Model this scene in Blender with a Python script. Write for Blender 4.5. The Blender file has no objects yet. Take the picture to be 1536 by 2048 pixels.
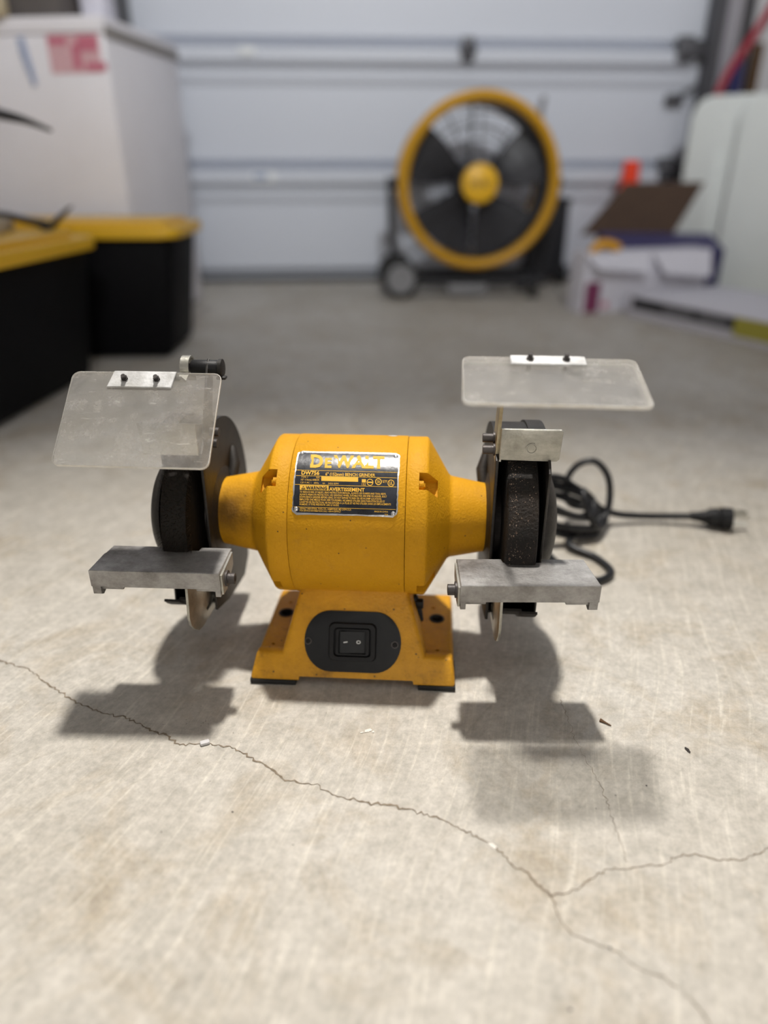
import bpy, bmesh, math, random
from math import sin, cos, pi, radians, sqrt, atan2, asin
from mathutils import Vector, Matrix

random.seed(7)
scene = bpy.context.scene
COL = scene.collection

# ------------------------------------------------------------------ camera
PITCH = 26.05
cam_d = bpy.data.cameras.new('camera')
cam = bpy.data.objects.new('camera', cam_d)
COL.objects.link(cam)
cam.location = (0, 0, 0.404)
cam.rotation_euler = (radians(90 - PITCH), 0, 0)
cam_d.sensor_fit = 'VERTICAL'
cam_d.sensor_height = 24.0
cam_d.lens = 24.0 * 1420 / 2048
cam_d.clip_start = 0.01
cam_d.dof.use_dof = True
cam_d.dof.focus_distance = 0.553
cam_d.dof.aperture_fstop = cam_d.lens / 13.5
scene.camera = cam

# ------------------------------------------------------------------ world, lamps, exposure
w = bpy.data.worlds.new('world'); scene.world = w; w.use_nodes = True
w.node_tree.nodes['Background'].inputs[0].default_value = (0.75, 0.8, 0.9, 1)
w.node_tree.nodes['Background'].inputs[1].default_value = 0.02

def lamp(name, kind, loc, energy, color, size=0.1, target=None, **kw):
    d = bpy.data.lights.new(name, kind); d.energy = energy; d.color = color
    if kind == 'AREA':
        d.shape = 'DISK'; d.size = size
    elif kind in ('SPOT', 'POINT'):
        d.shadow_soft_size = size
    for k, v in kw.items(): setattr(d, k, v)
    o = bpy.data.objects.new(name, d); COL.objects.link(o); o.location = loc
    if target is not None:
        o.rotation_euler = (Vector(target) - Vector(loc)).to_track_quat('-Z', 'Y').to_euler()
    return o
# ceiling lamp over the middle of the garage; the other three are added fill
lamp('ceiling_spot_lamp', 'SPOT', (-0.05, 1.08, 2.45), 196, (1.0, 0.95, 0.88), 0.065, (0.0, -0.08, 0), spot_size=radians(64), spot_blend=1.0)
lamp('room_fill_lamp', 'POINT', (0.15, 1.25, 2.40), 3.5, (0.95, 0.96, 1.0), 0.10)  # unseen weak fill, added to lift the door and far floor
lamp('rear_fill_lamp', 'AREA', (0.3, -2.35, 0.85), 8.5, (1.0, 0.95, 0.87), 1.1, (0.2, 2.9, 0.9))  # unseen soft fill behind the camera, added to brighten upright fronts
lamp('door_fill_spot', 'SPOT', (0.3, -1.4, 2.45), 235, (0.96, 0.98, 1.0), 0.12, (0.0, 2.9, 2.15), spot_size=radians(82), spot_blend=1.0)  # unseen spot, added to brighten the upper door and things before it

scene.view_settings.view_transform = 'Standard'
scene.view_settings.look = 'None'
scene.view_settings.gamma = 1.0
scene.view_settings.use_curve_mapping = False
scene.view_settings.exposure = 0.7

# ------------------------------------------------------------------ frames
RA = radians(4.0)            # the room is turned a little to the camera
def room(x, y, z=0.0):
    return Vector((x * cos(RA) - y * sin(RA), x * sin(RA) + y * cos(RA), z))

# ------------------------------------------------------------------ materials
def mat(name, color, rough=0.5, metal=0.0, spec=0.5, var=None, vscale=20, bump=0.0, bscale=200, extra=None, coat=0.0):
    m = bpy.data.materials.new(name); m.use_nodes = True
    nt = m.node_tree; b = nt.nodes['Principled BSDF']
    b.inputs['Base Color'].default_value = (*color, 1)
    b.inputs['Roughness'].default_value = rough
    b.inputs['Metallic'].default_value = metal
    b.inputs['Specular IOR Level'].default_value = spec
    b.inputs['Coat Weight'].default_value = coat
    tc = nt.nodes.new('ShaderNodeTexCoord')
    if var:
        n = nt.nodes.new('ShaderNodeTexNoise'); n.inputs['Scale'].default_value = vscale
        n.inputs['Detail'].default_value = 6; n.inputs['Roughness'].default_value = 0.65
        nt.links.new(tc.outputs['Object'], n.inputs['Vector'])
        r = nt.nodes.new('ShaderNodeValToRGB')
        r.color_ramp.elements[0].position = 0.35; r.color_ramp.elements[1].position = 0.65
        r.color_ramp.elements[0].color = (*var, 1); r.color_ramp.elements[1].color = (*color, 1)
        nt.links.new(n.outputs['Fac'], r.inputs['Fac'])
        nt.links.new(r.outputs['Color'], b.inputs['Base Color'])
    if bump:
        n2 = nt.nodes.new('ShaderNodeTexNoise'); n2.inputs['Scale'].default_value = bscale
        n2.inputs['Detail'].default_value = 3
        nt.links.new(tc.outputs['Object'], n2.inputs['Vector'])
        bp = nt.nodes.new('ShaderNodeBump'); bp.inputs['Strength'].default_value = bump
        bp.inputs['Distance'].default_value = 0.002
        nt.links.new(n2.outputs['Fac'], bp.inputs['Height'])
        nt.links.new(bp.outputs['Normal'], b.inputs['Normal'])
    if extra: extra(m, nt, b, tc)
    return m

def N(nt, kind, **inp):
    n = nt.nodes.new(kind)
    for k, v in inp.items():
        n.inputs[k.replace('_', ' ')].default_value = v
    return n
def ramp(nt, fac, stops):
    r = nt.nodes.new('ShaderNodeValToRGB')
    e = r.color_ramp.elements
    while len(e) < len(stops): e.new(0.5)
    for el, (p, c) in zip(e, stops):
        el.position = p; el.color = (*c, 1) if len(c) == 3 else c
    nt.links.new(fac, r.inputs['Fac'])
    return r.outputs['Color']
def mixc(nt, fac, a, b, mode='MIX'):
    m = nt.nodes.new('ShaderNodeMix'); m.data_type = 'RGBA'; m.blend_type = mode
    for sock, v in ((m.inputs[0], fac), (m.inputs[6], a), (m.inputs[7], b)):
        if hasattr(v, 'is_linked') or hasattr(v, 'links'): nt.links.new(v, sock)
        elif isinstance(v, (int, float)): sock.default_value = v
        else: sock.default_value = (*v, 1)
    return m.outputs[2]
def mapping(nt, vec, scale=(1, 1, 1), rot=(0, 0, 0), loc=(0, 0, 0)):
    m = nt.nodes.new('ShaderNodeMapping')
    m.inputs['Scale'].default_value = scale; m.inputs['Rotation'].default_value = rot; m.inputs['Location'].default_value = loc
    nt.links.new(vec, m.inputs['Vector']); return m.outputs['Vector']

def concrete():
    m = bpy.data.materials.new('troweled_concrete'); m.use_nodes = True
    nt = m.node_tree; b = nt.nodes['Principled BSDF']
    tc = nt.nodes.new('ShaderNodeTexCoord'); v = tc.outputs['Object']
    def noise(vec, s, d=6, r=0.6, dist=0.0):
        n = N(nt, 'ShaderNodeTexNoise', Scale=s, Detail=d, Roughness=r, Distortion=dist)
        nt.links.new(vec, n.inputs['Vector']); return n.outputs['Fac']
    base = ramp(nt, noise(v, 2.2, 8, 0.62, 0.3), [(0.30, (0.455, 0.420, 0.365)), (0.52, (0.545, 0.515, 0.467)), (0.70, (0.605, 0.583, 0.545))])
    # blotchy tan stains
    st = ramp(nt, noise(v, 11, 7, 0.7, 0.6), [(0.50, (0, 0, 0)), (0.68, (0.75, 0.75, 0.75))])
    c = mixc(nt, st, base, (0.42, 0.355, 0.265))
    # trowel scrapes: stretched noise in two sweeping directions
    wav = N(nt, 'ShaderNodeTexNoise', Scale=1.3, Detail=2, Roughness=0.5)
    nt.links.new(v, wav.inputs['Vector'])
    vv = nt.nodes.new('ShaderNodeVectorMath'); vv.operation = 'MULTIPLY_ADD'
    nt.links.new(wav.outputs['Color'], vv.inputs[0]); vv.inputs[1].default_value = (0.25, 0.25, 0); nt.links.new(v, vv.inputs[2])
    s1 = ramp(nt, noise(mapping(nt, mapping(nt, vv.outputs[0], rot=(0, 0, radians(-66))), (9, 190, 1)), 1.0, 5, 0.7), [(0.52, (0, 0, 0)), (0.74, (0.85, 0.85, 0.85))])
    s2 = ramp(nt, noise(mapping(nt, mapping(nt, vv.outputs[0], rot=(0, 0, radians(9))), (7, 230, 1)), 1.0, 5, 0.7), [(0.54, (0, 0, 0)), (0.74, (0.8, 0.8, 0.8))])
    area = ramp(nt, noise(v, 1.7, 3, 0.5), [(0.42, (0, 0, 0)), (0.60, (1, 1, 1))])
    c = mixc(nt, s1, c, (0.72, 0.68, 0.60))
    s2m = mixc(nt, 1.0, s2, area, 'MULTIPLY')
    c = mixc(nt, mixc(nt, 1.0, s2m, (0.45, 0.45, 0.45), 'MULTIPLY'), c, (0.70, 0.66, 0.57))
    # dark scrapes
    s3 = ramp(nt, noise(mapping(nt, mapping(nt, vv.outputs[0], rot=(0, 0, radians(-42))), (8, 160, 1)), 1.0, 5, 0.7), [(0.56, (0, 0, 0)), (0.78, (0.6, 0.6, 0.6))])
    c = mixc(nt, s3, c, (0.37, 0.335, 0.28))
    # fine mottling
    f = ramp(nt, noise(v, 170, 4, 0.75), [(0.30, (0.80, 0.80, 0.80)), (0.7, (1.13, 1.13, 1.13))])
    c = mixc(nt, 1.0, c, f, 'MULTIPLY')
    f2 = ramp(nt, noise(v, 38, 5, 0.7), [(0.32, (0.84, 0.84, 0.83)), (0.68, (1.10, 1.10, 1.10))])
    c = mixc(nt, 1.0, c, f2, 'MULTIPLY')
    # small dark pits, in patches
    vo = N(nt, 'ShaderNodeTexVoronoi', Scale=260.0, Randomness=1.0); nt.links.new(v, vo.inputs['Vector'])
    pit = ramp(nt, vo.outputs['Distance'], [(0.10, (1, 1, 1)), (0.20, (0, 0, 0))])
    pr = N(nt, 'ShaderNodeTexNoise', Scale=95.0, Detail=1.0); nt.links.new(v, pr.inputs['Vector'])
    pm = ramp(nt, pr.outputs['Fac'], [(0.56, (0, 0, 0)), (0.64, (0.75, 0.75, 0.75))])
    pa = ramp(nt, noise(mapping(nt, v, (1, 1, 1), (0, 0, 0), (3.1, 0.4, 0)), 3.5, 2, 0.5), [(0.45, (0, 0, 0)), (0.6, (1, 1, 1))])
    pp = mixc(nt, 1.0, mixc(nt, 1.0, pit, pm, 'MULTIPLY'), pa, 'MULTIPLY')
    c = mixc(nt, pp, c, (0.20, 0.18, 0.15))
    nt.links.new(c, b.inputs['Base Color'])
    rr = ramp(nt, noise(v, 6, 5, 0.6), [(0.3, (0.42, 0.42, 0.42)), (0.7, (0.62, 0.62, 0.62))])
    nt.links.new(rr, b.inputs['Roughness'])
    b.inputs['Specular IOR Level'].default_value = 0.15
    bp = N(nt, 'ShaderNodeBump', Strength=0.22, Distance=0.002)
    hb = mixc(nt, 0.5, f, s1)
    nt.links.new(hb, bp.inputs['Height']); nt.links.new(bp.outputs['Normal'], b.inputs['Normal'])
    return m

def yellow_paint():
    def ex(m, nt, b, tc):
        v = tc.outputs['Object']
        n = N(nt, 'ShaderNodeTexNoise', Scale=14.0, Detail=6.0, Roughness=0.7); nt.links.new(v, n.inputs['Vector'])
        c = ramp(nt, n.outputs['Fac'], [(0.30, (0.60, 0.288, 0.009)), (0.6, (0.67, 0.330, 0.011))])
        # greasy smudge on the left neck and faint grime in patches
        sep = nt.nodes.new('ShaderNodeVectorMath'); sep.operation = 'DISTANCE'
        nt.links.new(v, sep.inputs[0]); sep.inputs[1].default_value = (-0.106, -0.024, 0.139)
        n2 = N(nt, 'ShaderNodeTexNoise', Scale=55.0, Detail=5.0, Roughness=0.7); nt.links.new(v, n2.inputs['Vector'])
        ad = nt.nodes.new('ShaderNodeMath'); ad.operation = 'MULTIPLY_ADD'
        nt.links.new(n2.outputs['Fac'], ad.inputs[0]); ad.inputs[1].default_value = 0.030; nt.links.new(sep.outputs['Value'], ad.inputs[2])
        sm = ramp(nt, ad.outputs[0], [(0.020, (0.85, 0.85, 0.85)), (0.046, (0, 0, 0))])
        c = mixc(nt, sm, c, (0.12, 0.060, 0.018))
        g = ramp(nt, n2.outputs['Fac'], [(0.56, (0, 0, 0)), (0.78, (0.45, 0.45, 0.45))])
        c = mixc(nt, g, c, (0.46, 0.22, 0.03))
        vo = N(nt, 'ShaderNodeTexVoronoi', Scale=85.0); nt.links.new(v, vo.inputs['Vector'])
        d = ramp(nt, vo.outputs['Distance'], [(0.035, (1, 1, 1)), (0.07, (0, 0, 0))])
        c = mixc(nt, d, c, (0.16, 0.08, 0.02))
        nt.links.new(c, b.inputs['Base Color'])
    return mat('yellow_enamel', (0.7, 0.35, 0.015), 0.55, spec=0.16, bump=0.28, bscale=520, extra=ex)

def grime_paint():
    def ex(m, nt, b, tc):
        v = tc.outputs['Object']
        n = N(nt, 'ShaderNodeTexNoise', Scale=26.0, Detail=7.0, Roughness=0.72); nt.links.new(v, n.inputs['Vector'])
        c = ramp(nt, n.outputs['Fac'], [(0.30, (0.32, 0.150, 0.010)), (0.46, (0.66, 0.315, 0.012)), (0.66, (0.78, 0.38, 0.015))])
        vo = N(nt, 'ShaderNodeTexVoronoi', Scale=110.0); nt.links.new(v, vo.inputs['Vector'])
        d = ramp(nt, vo.outputs['Distance'], [(0.06, (1, 1, 1)), (0.11, (0, 0, 0))])
        c = mixc(nt, d, c, (0.14, 0.07, 0.02))
        nt.links.new(c, b.inputs['Base Color'])
    return mat('grimy_yellow_enamel', (0.74, 0.38, 0.03), 0.48, spec=0.4, bump=0.30, bscale=450, extra=ex)

def scuffed(name, c0, c1, c2, rough, metal, scale=(6, 60, 60), bump=0.15):
    def ex(m, nt, b, tc):
        v = tc.outputs['Object']
        n = N(nt, 'ShaderNodeTexNoise', Scale=22.0, Detail=6.0, Roughness=0.65); nt.links.new(v, n.inputs['Vector'])
        c = ramp(nt, n.outputs['Fac'], [(0.32, c0), (0.5, c1), (0.68, c2)])
        n2 = N(nt, 'ShaderNodeTexNoise', Scale=5.0, Detail=5.0, Roughness=0.8); nt.links.new(mapping(nt, v, scale), n2.inputs['Vector'])
        s = ramp(nt, n2.outputs['Fac'], [(0.35, (0.78, 0.78, 0.78)), (0.65, (1.08, 1.08, 1.08))])
        c = mixc(nt, 1.0, c, s, 'MULTIPLY')
        nt.links.new(c, b.inputs['Base Color'])
    return mat(name, c1, rough, metal, bump=bump, bscale=500, extra=ex)

def acrylic():
    m = bpy.data.materials.new('dusty_acrylic'); m.use_nodes = True
    nt = m.node_tree; nt.nodes.clear()
    out = nt.nodes.new('ShaderNodeOutputMaterial')
    tc = nt.nodes.new('ShaderNodeTexCoord'); v = tc.outputs['Object']
    def noise(vec, s, d=5, r=0.65):
        n = N(nt, 'ShaderNodeTexNoise', Scale=s, Detail=d, Roughness=r); nt.links.new(vec, n.inputs['Vector']); return n.outputs['Fac']
    col = ramp(nt, noise(v, 20, 6, 0.7), [(0.32, (0.82, 0.785, 0.71)), (0.5, (0.92, 0.89, 0.85)), (0.68, (0.96, 0.95, 0.945))])
    dust = ramp(nt, noise(v, 45, 7, 0.8), [(0.35, (0.16, 0.16, 0.16)), (0.72, (0.38, 0.38, 0.38))])
    scr = ramp(nt, noise(mapping(nt, v, (30, 30, 400), (0.3, 0.2, 0.5)), 1.0, 4, 0.8), [(0.62, (0, 0, 0)), (0.74, (0.35, 0.35, 0.35))])
    scuff = ramp(nt, noise(v, 90, 4, 0.8), [(0.64, (0, 0, 0)), (0.74, (0.8, 0.8, 0.8))])
    fac = mixc(nt, 1.0, dust, scr, 'ADD'); fac = mixc(nt, 0.22, fac, scuff, 'ADD')
    dif = nt.nodes.new('ShaderNodeBsdfDiffuse'); nt.links.new(col, dif.inputs['Color'])
    trl = nt.nodes.new('ShaderNodeBsdfTranslucent'); nt.links.new(col, trl.inputs['Color'])
    ms = nt.nodes.new('ShaderNodeMixShader'); ms.inputs[0].default_value = 0.40
    nt.links.new(dif.outputs[0], ms.inputs[1]); nt.links.new(trl.outputs[0], ms.inputs[2])
    tr = nt.nodes.new('ShaderNodeBsdfTransparent'); tr.inputs[0].default_value = (0.97, 0.97, 0.96, 1)
    m2 = nt.nodes.new('ShaderNodeMixShader'); nt.links.new(fac, m2.inputs[0])
    nt.links.new(tr.outputs[0], m2.inputs[1]); nt.links.new(ms.outputs[0], m2.inputs[2])
    gl = nt.nodes.new('ShaderNodeBsdfGlossy'); gl.inputs['Roughness'].default_value = 0.18
    lw = nt.nodes.new('ShaderNodeFresnel'); lw.inputs['IOR'].default_value = 1.45
    m3 = nt.nodes.new('ShaderNodeMixShader'); nt.links.new(lw.outputs[0], m3.inputs[0])
    nt.links.new(m2.outputs[0], m3.inputs[1]); nt.links.new(gl.outputs[0], m3.inputs[2])
    nt.links.new(m3.outputs[0], out.inputs['Surface'])
    return m

M = {}
M['concrete'] = concrete()
M['crack'] = mat('crack_dirt', (0.17, 0.135, 0.10), 0.95, spec=0.1, var=(0.30, 0.25, 0.19), vscale=160)
M['yellow'] = yellow_paint()
M['grimy'] = grime_paint()
M['alu'] = scuffed('worn_aluminium', (0.17, 0.158, 0.148), (0.35, 0.34, 0.33), (0.50, 0.495, 0.49), 0.45, 0.6, (14, 22, 22), 0.12)
M['bright_zinc'] = scuffed('bright_zinc_plate', (0.55, 0.545, 0.53), (0.80, 0.81, 0.82), (0.88, 0.89, 0.90), 0.45, 0.25, (10, 20, 20), 0.1)
M['zinc'] = scuffed('zinc_plate', (0.36, 0.35, 0.30), (0.49, 0.48, 0.43), (0.58, 0.575, 0.54), 0.36, 0.75, (10, 20, 20), 0.08)
M['zinc_gold'] = scuffed('yellowed_zinc_plate', (0.40, 0.32, 0.19), (0.52, 0.45, 0.30), (0.60, 0.56, 0.44), 0.4, 0.7, (10, 20, 20), 0.08)
M['bolt'] = scuffed('dark_bolt_steel', (0.045, 0.04, 0.038), (0.075, 0.066, 0.064), (0.12, 0.108, 0.105), 0.48, 0.4)
M['castiron'] = scuffed('black_painted_iron', (0.014, 0.0125, 0.011), (0.028, 0.025, 0.0225), (0.055, 0.048, 0.043), 0.50, 0.2)
M['black'] = mat('black_plastic', (0.007, 0.007, 0.0085), 0.5, spec=0.3, bump=0.1, bscale=900)
M['panel_black'] = mat('black_plate_paint', (0.011, 0.012, 0.015), 0.5, spec=0.3, var=(0.015, 0.016, 0.018), vscale=60)
M['rubber'] = mat('black_rubber', (0.012, 0.012, 0.012), 0.7)
M['cord'] = mat('cord_rubber', (0.009, 0.0095, 0.012), 0.38)
M['wheel'] = scuffed('grinding_grit', (0.006, 0.0055, 0.005), (0.013, 0.0105, 0.009), (0.032, 0.022, 0.016), 0.85, 0.0, (160, 40, 40), 0.9)
M['brush'] = mat('black_wire_bristle', (0.007, 0.006, 0.005), 0.6, spec=0.2, var=(0.016, 0.012, 0.009), vscale=300)
M['bristle'] = mat('brown_wire_bristle', (0.050, 0.034, 0.024), 0.45, spec=0.4, var=(0.012, 0.010, 0.0085), vscale=160)
M['grit'] = mat('rust_grit', (0.16, 0.085, 0.050), 0.8, var=(0.30, 0.24, 0.19), vscale=400)
M['acrylic'] = acrylic()
M['acrylic_edge'] = mat('frosted_acrylic_edge', (0.86, 0.85, 0.82), 0.35, var=(0.70, 0.66, 0.58), vscale=60)
M['white_print'] = mat('white_print', (0.86, 0.88, 0.88), 0.5)
M['label_black'] = mat('label_black', (0.010, 0.011, 0.015), 0.22, spec=0.55, var=(0.03, 0.033, 0.045), vscale=45, bump=0.06, bscale=160)
M['label_yellow'] = mat('label_yellow', (0.80, 0.47, 0.06), 0.6, spec=0.2)
M['label_metal'] = mat('label_metal', (0.62, 0.62, 0.63), 0.3, 0.9, bump=0.2, bscale=150)
M['chip'] = mat('bare_chip', (0.75, 0.72, 0.66), 0.6)
M['door'] = mat('door_white_steel', (0.66, 0.69, 0.76), 0.45, spec=0.35)
M['seal'] = mat('door_seal', (0.05, 0.05, 0.05), 0.8)
M['dark_steel'] = mat('dark_galvanised', (0.09, 0.09, 0.10), 0.5, 0.3)
M['wall'] = mat('painted_wall', (0.64, 0.63, 0.64), 0.8, var=(0.60, 0.59, 0.60), vscale=5)
M['jamb'] = mat('jamb_paint', (0.40, 0.385, 0.42), 0.7)
M['ceil'] = mat('ceiling_paint', (0.68, 0.68, 0.67), 0.9)
M['bag'] = mat('white_appliance', (0.84, 0.825, 0.87), 0.42, spec=0.4, var=(0.80, 0.78, 0.82), vscale=6)
M['gasket'] = mat('grey_gasket', (0.30, 0.28, 0.27), 0.6)
M['red_print'] = mat('red_print', (0.58, 0.17, 0.24), 0.5)
M['pink_print'] = mat('pale_red_print', (0.68, 0.42, 0.46), 0.5)
M['blue_print'] = mat('blue_print', (0.30, 0.36, 0.52), 0.5)
M['tote'] = mat('black_tote_plastic', (0.004, 0.004, 0.0055), 0.6, spec=0.12)
M['tote_lid'] = mat('yellow_tote_plastic', (0.80, 0.47, 0.02), 0.4)
M['fan_yellow'] = mat('fan_yellow', (0.62, 0.32, 0.012), 0.42)
M['hub_yellow'] = mat('hub_yellow', (0.85, 0.48, 0.02), 0.4)
M['fan_black'] = mat('fan_black', (0.018, 0.018, 0.022), 0.5)
M['fan_dark'] = mat('fan_grey_blade', (0.035, 0.035, 0.042), 0.45)
M['grey_plastic'] = mat('grey_plastic', (0.24, 0.24, 0.25), 0.5)
M['hub_ink'] = mat('hub_ink', (0.20, 0.11, 0.02), 0.5)
M['carton_white'] = mat('white_carton', (0.70, 0.69, 0.76), 0.6)
M['carton_brown'] = mat('brown_cardboard', (0.085, 0.050, 0.032), 0.85, var=(0.07, 0.041, 0.027), vscale=30)
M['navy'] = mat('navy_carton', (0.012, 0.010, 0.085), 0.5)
M['navy_top'] = mat('pale_navy_carton', (0.055, 0.05, 0.14), 0.55)  # paler blue for the sheet on top of the carton
M['magenta'] = mat('magenta_print', (0.20, 0.035, 0.10), 0.5)
M['olive'] = mat('yellow_green_print', (0.42, 0.38, 0.06), 0.5)
M['ink'] = mat('dark_print', (0.035, 0.036, 0.042), 0.5)
M['ink_grey'] = mat('grey_print', (0.20, 0.20, 0.22), 0.5)
M['neon'] = mat('neon_orange_plastic', (1.0, 0.06, 0.012), 0.4)
M['amber'] = mat('amber_plastic', (0.75, 0.36, 0.008), 0.4)
M['table_white'] = mat('moulded_white_plastic', (0.84, 0.88, 0.86), 0.5, var=(0.81, 0.85, 0.835), vscale=4)
M['red_pole'] = mat('red_painted_steel', (0.38, 0.025, 0.045), 0.4)
M['blue_cloth'] = mat('blue_cloth', (0.03, 0.03, 0.12), 0.8)
M['brown_wood'] = mat('brown_wood', (0.11, 0.055, 0.02), 0.7)
M['board'] = mat('beige_board', (0.46, 0.40, 0.31), 0.8)
M['dun'] = mat('dun_plastic', (0.115, 0.10, 0.092), 0.7, var=(0.08, 0.07, 0.066), vscale=12)
M['cream'] = mat('cream_plastic', (0.50, 0.42, 0.28), 0.6)
M['lilac'] = mat('lilac_plastic', (0.22, 0.20, 0.30), 0.6)
M['white_jug'] = mat('white_jug_plastic', (0.72, 0.71, 0.80), 0.5)

# ------------------------------------------------------------------ mesh helpers
class MB:
    """Collects shapes, then links them as one mesh object."""
    def __init__(self): self.bm = bmesh.new()
    def box(self, c, s, rot=None, bevel=0.0, seg=2, taper=None):
        r = bmesh.ops.create_cube(self.bm, size=1.0); vs = r['verts']
        for v in vs:
            tx = ty = 1.0
            if taper and v.co.z < 0: tx, ty = taper
            v.co = Vector((v.co.x * s[0] * tx, v.co.y * s[1] * ty, v.co.z * s[2]))
        if bevel:
            es = list({e for v in vs for e in v.link_edges})
            o = bmesh.ops.bevel(self.bm, geom=es, offset=bevel, segments=seg, affect='EDGES', profile=0.5)
            vs = list({v for f in o['faces'] for v in f.verts} | {v for v in vs if v.is_valid})
        mtx = Matrix.Translation(Vector(c)) @ (rot.to_4x4() if rot is not None else Matrix())
        for v in vs: v.co = mtx @ v.co
        return self
    def hull8(self, pts, bevel=0.0, seg=2):
        """eight corners: four of the bottom ring, then four of the top ring"""
        vs = [self.bm.verts.new(p) for p in pts]
        fs = [(3, 2, 1, 0), (4, 5, 6, 7)] + [(i, (i + 1) % 4, 4 + (i + 1) % 4, 4 + i) for i in range(4)]
        for f in fs: self.bm.faces.new([vs[i] for i in f])
        if bevel:
            es = list({e for v in vs for e in v.link_edges})
            bmesh.ops.bevel(self.bm, geom=es, offset=bevel, segments=seg, affect='EDGES', profile=0.5)
        return self
    def prism(self, poly, axis, a, b, bevel=0.0, seg=2):
        """poly: 2D points; axis 0: (y,z) along x; 1: (x,z) along y; 2: (x,y) along z"""
        def P(p, t):
            return {0: (t, p[0], p[1]), 1: (p[0], t, p[1]), 2: (p[0], p[1], t)}[axis]
        lo = [self.bm.verts.new(P(p, a)) for p in poly]; hi = [self.bm.verts.new(P(p, b)) for p in poly]
        n = len(poly); fs = [self.bm.faces.new(lo), self.bm.faces.new(hi)]
        for i in range(n): fs.append(self.bm.faces.new((lo[i], lo[(i + 1) % n], hi[(i + 1) % n], hi[i])))
        if bevel:
            es = list({e for f in fs[:2] for e in f.edges})
            bmesh.ops.bevel(self.bm, geom=es, offset=bevel, segments=seg, affect='EDGES', profile=0.5)
        return self
    def lathe(self, prof, origin=(0, 0, 0), axis='X', seg=48, closed=False):
        """prof: (along, radius) pairs"""
        o = Vector(origin); rings = []
        for t, r in prof:
            ring = []
            if r < 1e-6:
                ring = [self.bm.verts.new(o + self._ax(axis, t, 0, 0))]
            else:
                for i in range(seg):
                    a = 2 * pi * i / seg
                    ring.append(self.bm.verts.new(o + self._ax(axis, t, r * cos(a), r * sin(a))))
            rings.append(ring)
        pairs = list(zip(rings[:-1], rings[1:]))
        if closed: pairs.append((rings[-1], rings[0]))
        for A, B in pairs:
            for i in range(seg):
                j = (i + 1) % seg
                if len(A) == 1 and len(B) == 1: continue
                if len(A) == 1: self.bm.faces.new((A[0], B[i], B[j]))
                elif len(B) == 1: self.bm.faces.new((A[i], A[j], B[0]))
                else: self.bm.faces.new((A[i], A[j], B[j], B[i]))
        return self
    @staticmethod
    def _ax(axis, t, u, v):
        return Vector({'X': (t, u, v), 'Y': (u, t, v), 'Z': (u, v, t)}[axis])
    def rod(self, p, q, r, seg=16, r2=None, cap=True):
        p, q = Vector(p), Vector(q); d = (q - p); L = d.length
        qt = d.to_track_quat('Z', 'Y'); r2 = r if r2 is None else r2
        A = [self.bm.verts.new(p + qt @ Vector((r * cos(2 * pi * i / seg), r * sin(2 * pi * i / seg), 0))) for i in range(seg)]
        B = [self.bm.verts.new(q + qt @ Vector((r2 * cos(2 * pi * i / seg), r2 * sin(2 * pi * i / seg), 0))) for i in range(seg)]
        for i in range(seg):
            j = (i + 1) % seg; self.bm.faces.new((A[i], A[j], B[j], B[i]))
        if cap: self.bm.faces.new(A[::-1]); self.bm.faces.new(B)
        return self
    def tube(self, pts, rad, seg=10, cap=True):
        pts = [Vector(p) for p in pts]; n = len(pts)
        rad = rad if isinstance(rad, (list, tuple)) else [rad] * n
        rings = []; up = None
        for i in range(n):
            t = (pts[min(i + 1, n - 1)] - pts[max(i - 1, 0)]).normalized()
            if up is None:
                up = t.orthogonal().normalized()
            up = (up - t * up.dot(t)).normalized(); si = t.cross(up)
            rings.append([self.bm.verts.new(pts[i] + (up * cos(2 * pi * k / seg) + si * sin(2 * pi * k / seg)) * rad[i]) for k in range(seg)])
        for A, B in zip(rings[:-1], rings[1:]):
            for k in range(seg):
                j = (k + 1) % seg; self.bm.faces.new((A[k], A[j], B[j], B[k]))
        if cap: self.bm.faces.new(rings[0][::-1]); self.bm.faces.new(rings[-1])
        return self
    def torus(self, c, R, r, axis='Y', seg=48, seg2=10, ry=None):
        prof = []
        c = Vector(c)
        rings = []
        for i in range(seg):
            a = 2 * pi * i / seg; ring = []
            for k in range(seg2):
                b = 2 * pi * k / seg2
                rr = R + r * cos(b)
                ring.append(self.bm.verts.new(c + self._ax(axis, (ry or r) * sin(b), rr * cos(a), rr * sin(a))))
            rings.append(ring)
        for i in range(seg):
            A, B = rings[i], rings[(i + 1) % seg]
            for k in range(seg2):
                j = (k + 1) % seg2; self.bm.faces.new((A[k], A[j], B[j], B[k]))
        return self
    def build(self, name, m, parent=None, loc=None, rotz=None, smooth=35):
        bmesh.ops.recalc_face_normals(self.bm, faces=self.bm.faces[:])
        me = bpy.data.meshes.new(name); self.bm.to_mesh(me); self.bm.free()
        if smooth:
            me.polygons.foreach_set('use_smooth', [True] * len(me.polygons))
            me.set_sharp_from_angle(angle=radians(smooth))
        ms = m if isinstance(m, (list, tuple)) else [m]
        for x in ms: me.materials.append(M[x])
        o = bpy.data.objects.new(name, me); COL.objects.link(o)
        if parent is not None: o.parent = parent
        if loc is not None: o.location = loc
        if rotz is not None: o.rotation_euler = (0, 0, rotz)
        return o

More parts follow.
